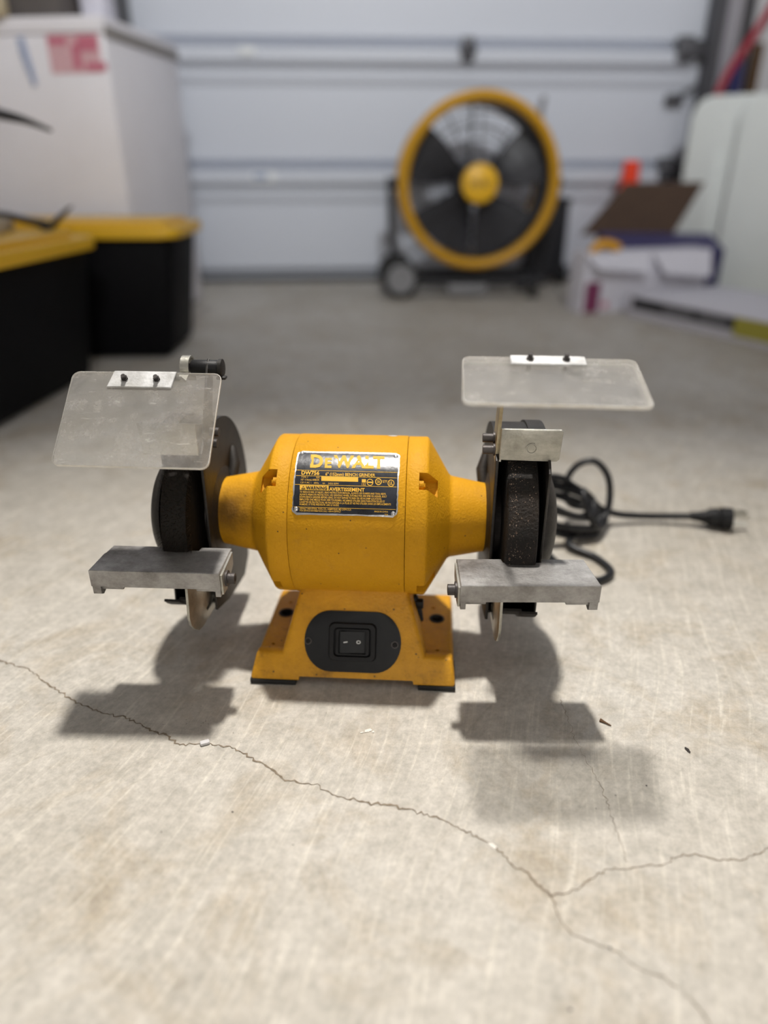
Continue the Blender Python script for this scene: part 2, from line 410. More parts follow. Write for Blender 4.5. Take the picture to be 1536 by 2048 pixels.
def tag(o, label=None, cat=None, group=None, kind=None):
    if label: o['label'] = label
    if cat: o['category'] = cat
    if group: o['group'] = group
    if kind: o['kind'] = kind
    return o
def empty(name, loc, rotz=0.0):
    o = bpy.data.objects.new(name, None); COL.objects.link(o)
    o.location = loc; o.rotation_euler = (0, 0, rotz); o.empty_display_size = 0.05
    return o
def boolean(o, cutters):
    """cut the closed shapes in the MB `cutters` out of o"""
    bmesh.ops.recalc_face_normals(cutters.bm, faces=cutters.bm.faces[:])
    me = bpy.data.meshes.new('tmp'); cutters.bm.to_mesh(me); cutters.bm.free()
    c = bpy.data.objects.new('tmp', me); COL.objects.link(c)
    p = o.parent; o.parent = None
    md = o.modifiers.new('b', 'BOOLEAN'); md.object = c; md.operation = 'DIFFERENCE'; md.solver = 'EXACT'; md.use_self = True
    bpy.context.view_layer.update()
    dg = bpy.context.evaluated_depsgraph_get()
    new = bpy.data.meshes.new_from_object(o.evaluated_get(dg))
    o.modifiers.clear(); old = o.data; o.data = new; new.name = old.name
    bpy.data.objects.remove(c); bpy.data.meshes.remove(me)
    new.set_sharp_from_angle(angle=radians(35))
    o.parent = p
    return o
def bez(pts, n=10):
    """Catmull-Rom through the points"""
    P = [Vector(p) for p in pts]; P = [P[0] * 2 - P[1]] + P + [P[-1] * 2 - P[-2]]; out = []
    for i in range(1, len(P) - 2):
        for k in range(n):
            t = k / n; a, b, c, d = P[i - 1], P[i], P[i + 1], P[i + 2]
            out.append(0.5 * ((2 * b) + (c - a) * t + (2 * a - 5 * b + 4 * c - d) * t * t + (3 * b - a - 3 * c + d) * t ** 3))
    out.append(P[-2]); return out
def arc(cx, cy, r, a0, a1, n):
    return [(cx + r * cos(radians(a0 + (a1 - a0) * i / n)), cy + r * sin(radians(a0 + (a1 - a0) * i / n))) for i in range(n + 1)]
def rrect(x0, y0, x1, y1, r, n=5):
    return arc(x1 - r, y1 - r, r, 0, 90, n) + arc(x0 + r, y1 - r, r, 90, 180, n) + arc(x0 + r, y0 + r, r, 180, 270, n) + arc(x1 - r, y0 + r, r, 270, 360, n)
def text_mesh(body, bold=0.0, res=2, shear=0.0):
    cu = bpy.data.curves.new('t', 'FONT'); cu.body = body; cu.size = 1.0; cu.resolution_u = res
    cu.offset = bold; cu.shear = shear; cu.fill_mode = 'FRONT' if hasattr(cu, 'fill_mode') else cu.fill_mode
    o = bpy.data.objects.new('t', cu); COL.objects.link(o)
    bpy.context.view_layer.update()
    me = bpy.data.meshes.new_from_object(o.evaluated_get(bpy.context.evaluated_depsgraph_get()))
    vs = [v.co.copy() for v in me.vertices]; fs = [tuple(p.vertices) for p in me.polygons]
    bpy.data.objects.remove(o); bpy.data.curves.remove(cu); bpy.data.meshes.remove(me)
    x0 = min(v.x for v in vs); x1 = max(v.x for v in vs)
    return vs, fs, x0, x1
def text_obj(body, fn, m, parent, X0, X1, Y0, Y1, name='lettering', bold=0.0, res=2, cap=0.70, shear=0.0):
    """lettering stretched over X0..X1 with its baseline at Y0 and its cap height at Y1; fn maps (X, Y) onto the surface"""
    vs, fs, a, b = text_mesh(body, bold, res, shear)
    bm = bmesh.new(); bv = []
    for v in vs:
        X = X0 + (v.x - a) / (b - a) * (X1 - X0); Y = Y0 + v.y / cap * (Y1 - Y0)
        bv.append(bm.verts.new(fn(X, Y)))
    for f in fs:
        try: bm.faces.new([bv[i] for i in f])
        except ValueError: pass
    me = bpy.data.meshes.new(name); bm.to_mesh(me); bm.free(); me.materials.append(M[m])
    o = bpy.data.objects.new(name, me); COL.objects.link(o); o.parent = parent
    return o

# ================================================================== SETTING
def structure(o): o['kind'] = 'structure'; return o
X0R, X1R, YB, YD, ZC = -1.75, 1.66, -2.6, 2.88, 2.55
b = MB(); b.box(((X0R + X1R) / 2, (YB + YD + 0.1) / 2, -0.03), (X1R - X0R + 0.3, YD - YB + 0.3, 0.06))
floor = structure(b.build('floor', 'concrete', rotz=RA, smooth=0))
b = MB(); b.box(((X0R + X1R) / 2, (YB + YD) / 2, ZC + 0.03), (X1R - X0R + 0.3, YD - YB + 0.3, 0.06))
structure(b.build('ceiling', 'ceil', rotz=RA, smooth=0))
b = MB(); b.box((X0R - 0.04, (YB + YD) / 2, ZC / 2), (0.08, YD - YB + 0.2, ZC)); structure(b.build('wall_left', 'wall', rotz=RA, smooth=0))
b = MB(); b.box((X1R + 0.04, (YB + YD) / 2, ZC / 2), (0.08, YD - YB + 0.2, ZC)); structure(b.build('wall_right', 'wall', rotz=RA, smooth=0))
b = MB(); b.box(((X0R + X1R) / 2, YB - 0.04, ZC / 2), (X1R - X0R, 0.08, ZC)); structure(b.build('wall_back', 'wall', rotz=RA, smooth=0))
DX0, DX1, DZ = -0.68, 1.335, 2.2
b = MB()
b.box(((X0R + DX0) / 2, YD + 0.05, ZC / 2), (DX0 - X0R, 0.10, ZC))
b.box(((X1R + DX1) / 2, YD + 0.05, ZC / 2), (X1R - DX1, 0.10, ZC))
b.box(((DX0 + DX1) / 2, YD + 0.05, (DZ + ZC) / 2), (DX1 - DX0, 0.10, ZC - DZ))
structure(b.build('wall_front', 'wall', rotz=RA, smooth=0))
b = MB(); b.box((DX1 + 0.06, YD - 0.012, 1.12), (0.085, 0.03, 2.24), bevel=0.003); structure(b.build('trim_1', 'jamb', rotz=RA))
b = MB(); b.box((DX0 - 0.10, YD - 0.012, 1.12), (0.13, 0.03, 2.24), bevel=0.003); structure(b.build('trim_2', 'wall', rotz=RA))

# cracks in the slab: thin ragged ribbons of dirt
def crack(pts, w0, depth=0):
    pts = [Vector((x, y, 0)) for x, y in pts]; fine = []
    for a, c in zip(pts[:-1], pts[1:]):
        n = max(2, int((c - a).length / 0.0022)); d = (c - a); nrm = Vector((-d.y, d.x, 0)).normalized()
        for i in range(n):
            fine.append(a + d * (i / n) + nrm * (random.gauss(0, 0.00085) if i else 0))
    fine.append(pts[-1])
    bm = bmesh.new(); prev = None
    for i, p in enumerate(fine):
        q = fine[min(i + 1, len(fine) - 1)] - fine[max(i - 1, 0)]; n = Vector((-q.y, q.x, 0)).normalized()
        wd = w0 * random.uniform(0.35, 1.25) * (0.6 + 0.6 * abs(sin(i * 0.07 + 1.3)))
        A = bm.verts.new(p + n * wd + Vector((0, 0, 0.0003))); B = bm.verts.new(p - n * wd + Vector((0, 0, 0.0003)))
        if prev: bm.faces.new((prev[0], prev[1], B, A))
        prev = (A, B)
    me = bpy.data.meshes.new('crack'); bmesh.ops.recalc_face_normals(bm, faces=bm.faces[:]); bm.to_mesh(me); bm.free(); me.materials.append(M['crack'])
    o = bpy.data.objects.new('crack', me); COL.objects.link(o); o.parent = floor; o.rotation_euler = (0, 0, -RA)
main = [(-0.37, 0.5263), (-0.3481, 0.519), (-0.3184, 0.5083), (-0.2946, 0.4892), (-0.2706, 0.473), (-0.2506, 0.4594), (-0.2265, 0.4498), (-0.2064, 0.4446), (-0.1859, 0.4304), (-0.1705, 0.4249), (-0.1582, 0.4152), (-0.1371, 0.4163), (-0.1148, 0.4116), (-0.1017, 0.4023), (-0.0829, 0.3899), (-0.0723, 0.3794), (-0.0463, 0.3748), (-0.0368, 0.3666), (-0.0241, 0.3622), (0.0, 0.3582), (0.0216, 0.3526), (0.0402, 0.3451), (0.0514, 0.3369), (0.0656, 0.329), (0.0775, 0.3194), (0.0817, 0.3109), (0.0923, 0.3023), (0.0983, 0.2927), (0.1026, 0.288)]
crack(main, 0.0007)
crack([(0.1026, 0.288), (0.115, 0.291), (0.1297, 0.3002), (0.1428, 0.3073), (0.1571, 0.3073), (0.1674, 0.3095), (0.1808, 0.3109), (0.1948, 0.3183), (0.2056, 0.3168), (0.2171, 0.3131), (0.23, 0.3131), (0.2421, 0.3183), (0.2526, 0.3225), (0.2685, 0.3251)], 0.0004)
crack([(0.1026, 0.288), (0.1046, 0.2748), (0.109, 0.2656), (0.1179, 0.2605), (0.1297, 0.2561), (0.1432, 0.2445), (0.1562, 0.238), (0.1653, 0.2294), (0.1693, 0.2194), (0.1717, 0.2064)], 0.00035)
crack([(0.1479, 0.4668), (0.1507, 0.41), (0.1567, 0.3757), (0.157, 0.312)], 0.00018)

def speck(x, y, rx, ry, m, rot=0.0, n=11, nm='speck'):
    bm = bmesh.new(); vs = []
    for i in range(n):
        a = 2 * pi * i / n; k = random.uniform(0.55, 1.15); u, v = rx * k * cos(a), ry * k * sin(a)
        vs.append(bm.verts.new((x + u * cos(rot) - v * sin(rot), y + u * sin(rot) + v * cos(rot), 0.00035)))
    bm.faces.new(vs); me = bpy.data.meshes.new(nm); bm.to_mesh(me); bm.free(); me.materials.append(M[m])
    o = bpy.data.objects.new(nm, me); COL.objects.link(o); o.parent = floor; o.rotation_euler = (0, 0, -RA)
speck(-0.0131, 0.4304, 0.0034, 0.0022, 'chip', 0.5, 17, 'paint_spot')
speck(-0.0175, 0.4285, 0.0016, 0.0010, 'chip', 0.2, 9, 'paint_spot')
speck(-0.0085, 0.4292, 0.0012, 0.0009, 'chip', 1.2, 9, 'paint_spot')
speck(0.0716, 0.3245, 0.0035, 0.0022, 'chip', -0.8, 11, 'paint_spot')
for x, y, r_ in ((0.1297, 0.2561, 0.0011), (-0.1052, 0.3514, 0.0011), (0.099, 0.2231, 0.0013), (0.1105, 0.2840, 0.0006), (0.148, 0.3545, 0.0007), (0.165, 0.3660, 0.0008), (0.0350, 0.2875, 0.0007), (0.060, 0.2500, 0.0006), (-0.060, 0.3250, 0.0006), (-0.150, 0.3350, 0.0006), (0.190, 0.3750, 0.0008), (0.140, 0.2300, 0.0007)):
    speck(x, y, r_, r_ * 0.75, 'bolt', random.uniform(0, 3), 7)

# ---- sectional garage door
door = structure(empty('door_1', room(0, 0, 0), RA))
SEC = [0.0, 0.372, 0.747, 1.122, 1.497, 1.872, 2.20]
for z0, z1 in zip(SEC[:-1], SEC[1:]):
    y = YD
    prof = [(y + 0.040, z1 - 0.001), (y - 0.008, z1 - 0.006), (y - 0.008, z1 - 0.074), (y + 0.004, z1 - 0.099),
            (y + 0.004, z0 + 0.052), (y, z0 + 0.050), (y + 0.040, z0 + 0.022), (y + 0.040, z0 + 0.001),
            (y + 0.055, z0 + 0.001), (y + 0.055, z1 - 0.001)]
    b = MB(); b.prism(prof, 0, DX0, DX1); b.build('door_panel', 'door', door, smooth=20)
for zs in SEC[1:-1]:
    y = YD
    prof = [(y + 0.038, zs + 0.021), (y - 0.010, zs + 0.021), (y - 0.036, zs + 0.012), (y - 0.036, zs - 0.024), (y - 0.006, zs - 0.049), (y + 0.038, zs - 0.049)]
    b = MB(); b.prism(prof, 0, DX0 + 0.01, DX1 - 0.045); b.build('stiffener_strut', 'door', door, smooth=20)
b = MB(); b.box(((DX0 + DX1) / 2, YD - 0.004, 0.008), (DX1 - DX0, 0.03, 0.016)); b.build('bottom_seal', 'seal', door)
def hinge(x, z, s=1.0):
    b = MB(); b.box((x, YD - 0.041, z), (0.045 * s, 0.006, 0.075 * s), bevel=0.002)
    b.rod((x - 0.03 * s, YD - 0.046, z), (x + 0.03 * s, YD - 0.046, z), 0.009, 10)
    for dz in (-0.024, 0.024): b.rod((x, YD - 0.041, z + dz * s), (x, YD - 0.050, z + dz * s), 0.006, 6)
    return b.build('hinge', 'dark_steel', door)
hinge(0.4857, 0.757)
b = MB(); b.box((-0.262, YD - 0.041, 0.747), (0.055, 0.012, 0.026), bevel=0.004); b.build('pull_handle', 'white_print', door)
b = MB(); b.box((-0.235, YD - 0.0365, 0.366), (0.085, 0.001, 0.032)); o = b.build('sticker', 'white_print', door); o['label'] = 'pale blue and white sticker on the strut'
b = MB(); b.box((-0.245, YD - 0.0375, 0.367), (0.05, 0.001, 0.018)); b.build('sticker_print', 'blue_print', o)
for z in (0.765, 0.39, 1.14):
    b = MB(); b.box((1.275, YD - 0.040, z), (0.085, 0.030, 0.055), bevel=0.003); b.rod((1.28, YD - 0.05, z), (1.35, YD - 0.05, z), 0.007, 8)
    b.box((1.25, YD - 0.03, z), (0.06, 0.03, 0.08), bevel=0.003)
    b.build('roller_bracket', 'dark_steel', door)
b = MB(); b.box((1.245, YD - 0.02, 0.615), (0.065, 0.02, 0.035), bevel=0.004); b.rod((1.225, YD - 0.03, 0.61), (1.31, YD - 0.03, 0.655), 0.006, 8); b.build('side_lock', 'dark_steel', door)
for sx, x in ((1, 1.338), (-1, -0.655)):
    b = MB()
    b.prism([(x - 0.022, YD - 0.075), (x + 0.022, YD - 0.075), (x + 0.022, YD - 0.07), (x - 0.016, YD - 0.07), (x - 0.016, YD - 0.03), (x + 0.022, YD - 0.03), (x + 0.022, YD - 0.025), (x - 0.022, YD - 0.025)], 2, 0.0, 2.2)
    b.build('track', 'dark_steel', door)

# ================================================================== BENCH GRINDER
PSI = radians(-3.6)
G = empty('bench_grinder', (-0.0227, 0.5595, 0.0), PSI)
tag(G, 'yellow double-ended bench grinder with two clear eye shields standing on the cracked concrete', 'bench grinder')
CX, CY, CZ = -0.0038, 0.004, 0.127         # shaft centre
R = 0.069

# motor housing: barrel, end bells with necks
b = MB(); b.lathe([(-0.0466, 0.0), (-0.0466, R), (-0.046, R + 0.0004), (0.046, R + 0.0004), (0.0466, R), (0.0466, 0.0)], (CX, CY, CZ), 'X', 96)
barrel = b.build('motor_barrel', 'yellow', G)
for s in (-1, 1):
    p = [(0.0470, 0.0), (0.0470, R - 0.0004), (0.0476, R), (0.0625, R), (0.0640, R - 0.0008), (0.0652, R - 0.0026), (0.0822, 0.0375), (0.0838, 0.0360), (0.0860, 0.0353), (0.1140, 0.0298), (0.1147, 0.0290), (0.1147, 0.0)]
    b = MB(); b.lathe([(s * t, r) for t, r in p], (CX, CY, CZ), 'X', 96)
    bell = b.build('end_bell', 'yellow', G)
    c = MB()
    for ang in (49.5, -38, 142, 218):
        a = radians(ang); dr = Vector((0, -cos(a), sin(a)))
        ctr = Vector((CX + s * 0.0645, CY, CZ)) + dr * 0.0690
        rot = Matrix(((1, 0, 0), (0, -cos(a), -sin(a)), (0, sin(a), -cos(a))))
        rot = Matrix((Vector((1, 0, 0)), dr, Vector((1, 0, 0)).cross(dr))).transposed()
        c.box(ctr - dr * 0.003, (0.0150, 0.0300, 0.0150), rot)
    boolean(bell, c)
    for ang in (49.5, -38, 142, 218):
        a = radians(ang); dr = Vector((0, -cos(a), sin(a))); q = Vector((CX + s * 0.0572, CY, CZ)) + dr * 0.0610
        b = MB(); b.rod(q - Vector((s * 0.001, 0, 0)), q + Vector((s * 0.0035, 0, 0)), 0.0042, 14); b.rod(q, q + Vector((s * 0.0048, 0, 0)), 0.0026, 6)
        b.build('bolt', 'yellow', bell)
# paint chip on the crown
b = MB()
pts = []
for i in range(9):
    a = 2 * pi * i / 9; rr = random.uniform(0.7, 1.2); th = radians(103 + 2.0 * rr * sin(a)); x = 0.0288 + 0.0042 * rr * cos(a)
    pts.append(b.bm.verts.new((x, CY - (R + 0.0006) * cos(th), CZ + (R + 0.0006) * sin(th))))
b.bm.faces.new(pts); b.build('paint_chip', 'chip', barrel)

# pedestal base
b = MB()
b.hull8([(-0.0885, -0.0775, 0.0045), (0.0885, -0.0775, 0.0045), (0.0885, -0.0560, 0.0045), (-0.0885, -0.0560, 0.0045),
         (-0.0835, -0.0672, 0.0262), (0.0845, -0.0672, 0.0262), (0.0855, -0.0570, 0.0262), (-0.0825, -0.0570, 0.0262)], bevel=0.0025, seg=3)
b.hull8([(-0.0880, -0.0640, 0.0050), (0.0880, -0.0640, 0.0050), (0.0885, 0.050, 0.0050), (-0.0885, 0.050, 0.0050),
         (-0.0840, -0.0600, 0.0205), (0.0850, -0.0600, 0.0205), (0.0865, 0.044, 0.0205), (-0.0815, 0.044, 0.0205)], bevel=0.0025, seg=3)
b.hull8([(-0.0680, -0.0768, 0.0056), (0.0690, -0.0768, 0.0056), (0.055, 0.040, 0.0056), (-0.055, 0.040, 0.0056),
         (-0.0440, -0.0392, 0.0862), (0.0435, -0.0392, 0.0862), (0.042, 0.038, 0.0862), (-0.042, 0.038, 0.0862)], bevel=0.004, seg=3)
base = b.build('base', 'grimy', G)
c = MB()
c.hull8([(-0.046, -0.09, -0.01), (0.056, -0.09, -0.01), (0.056, 0.07, -0.01), (-0.046, 0.07, -0.01),
         (-0.046, -0.09, 0.0085), (0.052, -0.09, 0.0085), (0.052, 0.07, 0.0085), (-0.042, 0.07, 0.0085)])
def hole(c, x, y, rx, ry):
    c.prism([(x + rx * cos(2 * pi * i / 20), y + ry * sin(2 * pi * i / 20)) for i in range(20)], 2, -0.02, 0.04)
for x, y, rx, ry in ((-0.0706, 0.0020, 0.0058, 0.0058), (-0.0696, 0.0200, 0.0022, 0.0018), (-0.0730, -0.0470, 0.0018, 0.0013),
                     (0.0724, 0.0010, 0.0058, 0.0058), (0.0690, 0.0190, 0.0022, 0.0018), (0.0730, -0.0475, 0.0018, 0.0013)):
    hole(c, x, y, rx, ry)
boolean(base, c)
for x, y in ((-0.0685, -0.0585), (0.0725, -0.0585), (-0.0685, 0.034), (0.0725, 0.034)):
    b = MB(); wd = 0.040 if x < 0 else 0.032
    b.box((x, y, 0.0025), (wd, 0.038, 0.005), bevel=0.0008); b.build('rubber_foot', 'rubber', G)
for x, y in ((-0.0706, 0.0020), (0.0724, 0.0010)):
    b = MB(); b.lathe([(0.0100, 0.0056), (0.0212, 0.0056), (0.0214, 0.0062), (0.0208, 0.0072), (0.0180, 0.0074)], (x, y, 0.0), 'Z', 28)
    b.build('hole_shade_liner', 'castiron', base)  # dark tube added to stand in for the shade inside the hole

# switch plate on the sloping front
fs0, fs1 = Vector((0, -0.0768, 0.0056)), Vector((0, -0.0435, 0.0770))
UP = (fs1 - fs0).normalized(); RT = Vector((1, 0, 0)); NR = RT.cross(UP)       # NR points out to the front
if NR.y > 0: NR = -NR
SC = fs0 + UP * ((0.0372 - 0.0056) / UP.z); SC.x = -0.0002
def face(u, v, h): return SC + RT * u + UP * v + NR * h
def face_prism(b, poly, h0, h1, bevel=0.0):
    lo = [b.bm.verts.new(face(u, v, h0)) for u, v in poly]; hi = [b.bm.verts.new(face(u, v, h1)) for u, v in poly]
    n = len(poly); f = [b.bm.faces.new(lo), b.bm.faces.new(hi)]
    for i in range(n): b.bm.faces.new((lo[i], lo[(i + 1) % n], hi[(i + 1) % n], hi[i]))
    if bevel: bmesh.ops.bevel(b.bm, geom=list(f[1].edges), offset=bevel, segments=2, affect='EDGES', profile=0.5)
pw, ph = 0.0415, 0.0262
st = [(-0.0195 - (pw - 0.0195) * cos(radians(a)), ph * sin(radians(a))) for a in range(-90, 91, 10)] + [(0.0195 + (pw - 0.0195) * cos(radians(a)), ph * sin(radians(a))) for a in range(90, -91, -10)]
b = MB(); face_prism(b, st, -0.002, 0.0012, 0.0004); plate = b.build('switch_plate', 'panel_black', G)
b = MB(); outer = rrect(-0.0205, -0.0165, 0.0205, 0.0165, 0.005); inner = rrect(-0.0160, -0.0125, 0.0160, 0.0125, 0.0035)
def ring(b, o_, i_, h0, h1):
    ol = [b.bm.verts.new(face(u, v, h0)) for u, v in o_]; oh = [b.bm.verts.new(face(u * 0.95, v * 0.95, h1)) for u, v in o_]
    ih = [b.bm.verts.new(face(u, v, h1)) for u, v in i_]; il = [b.bm.verts.new(face(u * 0.97, v * 0.97, h0)) for u, v in i_]
    n = len(o_)
    for i in range(n):
        j = (i + 1) % n
        b.bm.faces.new((ol[i], ol[j], oh[j], oh[i])); b.bm.faces.new((oh[i], oh[j], ih[j], ih[i])); b.bm.faces.new((ih[i], ih[j], il[j], il[i]))
ring(b, outer, inner, 0.0012, 0.0042); b.build('switch_boot', 'black', plate)
b = MB(); ring(b, rrect(-0.0150, -0.0118, 0.0150, 0.0118, 0.002), rrect(-0.0118, -0.0100, 0.0118, 0.0100, 0.0012), 0.0012, 0.0034); b.build('switch_bezel', 'black', plate)
b = MB()
rp = [(-0.0102, 0.0013), (-0.0102, 0.0052), (-0.001, 0.0030), (0.0102, 0.0022), (0.0102, 0.0013)]
lo = [b.bm.verts.new(face(u, -0.0092, h)) for u, h in rp]; hi = [b.bm.verts.new(face(u, 0.0092, h)) for u, h in rp]
b.bm.faces.new(lo); b.bm.faces.new(hi)
for i in range(5): b.bm.faces.new((lo[i], lo[(i + 1) % 5], hi[(i + 1) % 5], hi[i]))
b.build('rocker', 'panel_black', plate)
b = MB(); ml = [face(-0.0074 + 0.0, -0.0005, 0.00470), face(-0.0040, 0.0000, 0.00388), face(-0.0040, 0.0008, 0.00388), face(-0.0074, 0.0004, 0.00470)]
b.bm.faces.new([b.bm.verts.new(p + NR * 0.0001) for p in ml]); b.build('on_mark', 'white_print', plate)
b = MB(); zo = []; zi = []
for i in range(24):
    a = 2 * pi * i / 24
    hgt = lambda u: 0.0030 + (u + 0.001) / 0.0112 * (0.0022 - 0.0030) + 0.0002
    u = 0.0052 + 0.0018 * cos(a); zo.append(b.bm.verts.new(face(u, 0.0002 + 0.0015 * sin(a), hgt(u))))
    u = 0.0052 + 0.0012 * cos(a); zi.append(b.bm.verts.new(face(u, 0.0002 + 0.0009 * sin(a), hgt(u))))
for i in range(24): j = (i + 1) % 24; b.bm.faces.new((zo[i], zo[j], zi[j], zi[i]))
b.build('off_mark', 'white_print', plate)
for u, v in ((-0.0383, -0.0005), (0.0362, -0.0012)):
    b = MB(); p = face(u, v, 0.001); b.rod(p, p + NR * 0.0008, 0.0031, 18); b.build('screw', 'bolt', plate)
    b = MB(); b.rod(p + NR * 0.0008, p + NR * 0.0016, 0.0022, 14, 0.0013)
    for k in (0, 1):
        dr = (RT * cos(0.6 + k * pi / 2) + UP * sin(0.6 + k * pi / 2)) * 0.0022
        sd = NR.cross(dr).normalized() * 0.0004
        b.hull8([p + NR * 0.0009 + q for q in (dr + sd, dr - sd, -dr - sd, -dr + sd)] + [p + NR * 0.0018 + q for q in (dr + sd, dr - sd, -dr - sd, -dr + sd)])
    b.build('screw_slot', 'black', plate)
# black cord clamp on the right flank of the pedestal
b = MB(); q = Vector((0.0535, -0.026, 0.0510)); d = Vector((0.26, -0.10, -0.95)).normalized()
b.tube([q - d * 0.011, q - d * 0.004, q + d * 0.006, q + d * 0.014], [0.0035, 0.0042, 0.0040, 0.0028], 12)
b.box(q + Vector((0.002, -0.001, 0.004)), (0.008, 0.007, 0.008), bevel=0.0015)
b.build('cord_clamp', 'black', G)

# ---- name plate, wrapped round the barrel
def plate_xy(X, Y):
    """position on the plate as measured on its face: X right 0..1, Y down 0..1, -> point; lift in metres"""
    return X, Y
PA0, PA1, PXL, PXR = 71.8, 24.6, -0.0464, 0.0370
def wrap(x, deg, lift): a = radians(deg); return Vector((x, CY - (R + lift) * cos(a), CZ + (R + lift) * sin(a)))
def zmap(X, Y, lift=0.0016):
    sv = 0.707 - (Y - 100) / 755 * 0.742
    deg = 26.5 + math.degrees(asin(max(-1, min(1, sv))))
    xl = 150 - (Y - 95) / 735 * 65; xr = 1410 - (Y - 110) / 770 * 30
    return wrap(PXL + (X - xl) / (xr - xl) * (PXR - PXL), deg, lift)
def sheet(name, m, parent, x0, x1, a0, a1, rad, l0, l1, nx=2, jag=0.0):
    """rounded sheet following the barrel from lift l0 to l1"""
    sc = R * pi / 180
    poly = rrect(x0, a1 * sc, x1, a0 * sc, rad, 4)
    dense = []
    for (p, q) in zip(poly, poly[1:] + poly[:1]):
        n = max(1, int(max(abs(q[0] - p[0]), abs(q[1] - p[1])) / 0.003))
        for i in range(n): dense.append((p[0] + (q[0] - p[0]) * i / n + random.gauss(0, jag), p[1] + (q[1] - p[1]) * i / n + random.gauss(0, jag)))
    # columns in x so the sheet bends well: build as horizontal strips
    bm = bmesh.new(); K = 26; top = []
    ys = [a1 * sc + (a0 - a1) * sc * k / K for k in range(K + 1)]
    rows = []
    for y in ys:
        dy = min(y - a1 * sc, a0 * sc - y); ins = 0
        if dy < rad: ins = rad - sqrt(max(0, rad * rad - (rad - dy) ** 2))
        rows.append((y / sc, x0 + ins + random.gauss(0, jag), x1 - ins + random.gauss(0, jag)))
    T = []; B = []
    for d, a, c_ in rows:
        T.append([bm.verts.new(wrap(a + (c_ - a) * i / 8, d + (random.gauss(0, jag) / sc if d in (rows[0][0], rows[-1][0]) else 0), l1)) for i in range(9)])
        B.append([bm.verts.new(wrap(a + (c_ - a) * i / 8, d, l0)) for i in range(9)])
    for k in range(K):
        for i in range(8):
            bm.faces.new((T[k][i], T[k][i + 1], T[k + 1][i + 1], T[k + 1][i]))
        for i in (0, 8): bm.faces.new((T[k][i], T[k + 1][i], B[k + 1][i], B[k][i]))
    for k in (0, K):
        for i in range(8): bm.faces.new((T[k][i], T[k][i + 1], B[k][i + 1], B[k][i]))
    bmesh.ops.recalc_face_normals(bm, faces=bm.faces[:])
    me = bpy.data.meshes.new(name); bm.to_mesh(me); bm.free(); me.materials.append(M[m])
    me.polygons.foreach_set('use_smooth', [True] * len(me.polygons)); me.set_sharp_from_angle(angle=radians(35))
    o = bpy.data.objects.new(name, me); COL.objects.link(o); o.parent = parent; return o
NP = sheet('name_plate', 'label_metal', G, PXL, PXR, PA0, PA1, 0.0035, 0.0, 0.0010, jag=0.00022)
NP['label'] = 'black and yellow rating plate with bare metal edges'
sheet('label_face', 'label_black', NP, PXL + 0.0009, PXR - 0.0009, PA0 - 1.6, PA1 + 1.2, 0.003, 0.0009, 0.00125, jag=0.00018)
def strip(X0, Y0, X1, Y1, m, name='label_bar', lift=0.0014):
    bm = bmesh.new(); K = max(2, int((Y1 - Y0) / 8)); rows = []
    for k in range(K + 1):
        Y = Y0 + (Y1 - Y0) * k / K; rows.append([bm.verts.new(zmap(X0 + (X1 - X0) * i / 6, Y, lift)) for i in range(7)])
    for k in range(K):
        for i in range(6): bm.faces.new((rows[k][i], rows[k][i + 1], rows[k + 1][i + 1], rows[k + 1][i]))
    me = bpy.data.meshes.new(name); bm.to_mesh(me); bm.free(); me.materials.append(M[m])
    o = bpy.data.objects.new(name, me); COL.objects.link(o); o.parent = NP
def lring(X, Y, r, wd, fill=False):
    bm = bmesh.new(); n = 28
    O_ = [bm.verts.new(zmap(X + r * cos(2 * pi * i / n), Y + r * 1.0 * sin(2 * pi * i / n), 0.00145)) for i in range(n)]
    if fill: bm.faces.new(O_)
    else:
        I_ = [bm.verts.new(zmap(X + (r - wd) * cos(2 * pi * i / n), Y + (r - wd) * sin(2 * pi * i / n), 0.00145)) for i in range(n)]
        for i in range(n): j = (i + 1) % n; bm.faces.new((O_[i], O_[j], I_[j], I_[i]))
    me = bpy.data.meshes.new('approval_mark'); bm.to_mesh(me); bm.free(); me.materials.append(M['label_yellow'])
    o = bpy.data.objects.new('approval_mark', me); COL.objects.link(o); o.parent = NP
for Y, wd in ((338, 5), (404, 5), (508, 5), (766, 5)):
    xl = 150 - (Y - 95) / 735 * 65 + 22; xr = 1410 - (Y - 110) / 770 * 30 - 22
    strip(xl, Y - wd / 2, xr, Y + wd / 2, 'label_yellow')
strip(455, 408, 905, 460, 'label_yellow')
strip(192, 514, 545, 571, 'label_yellow')
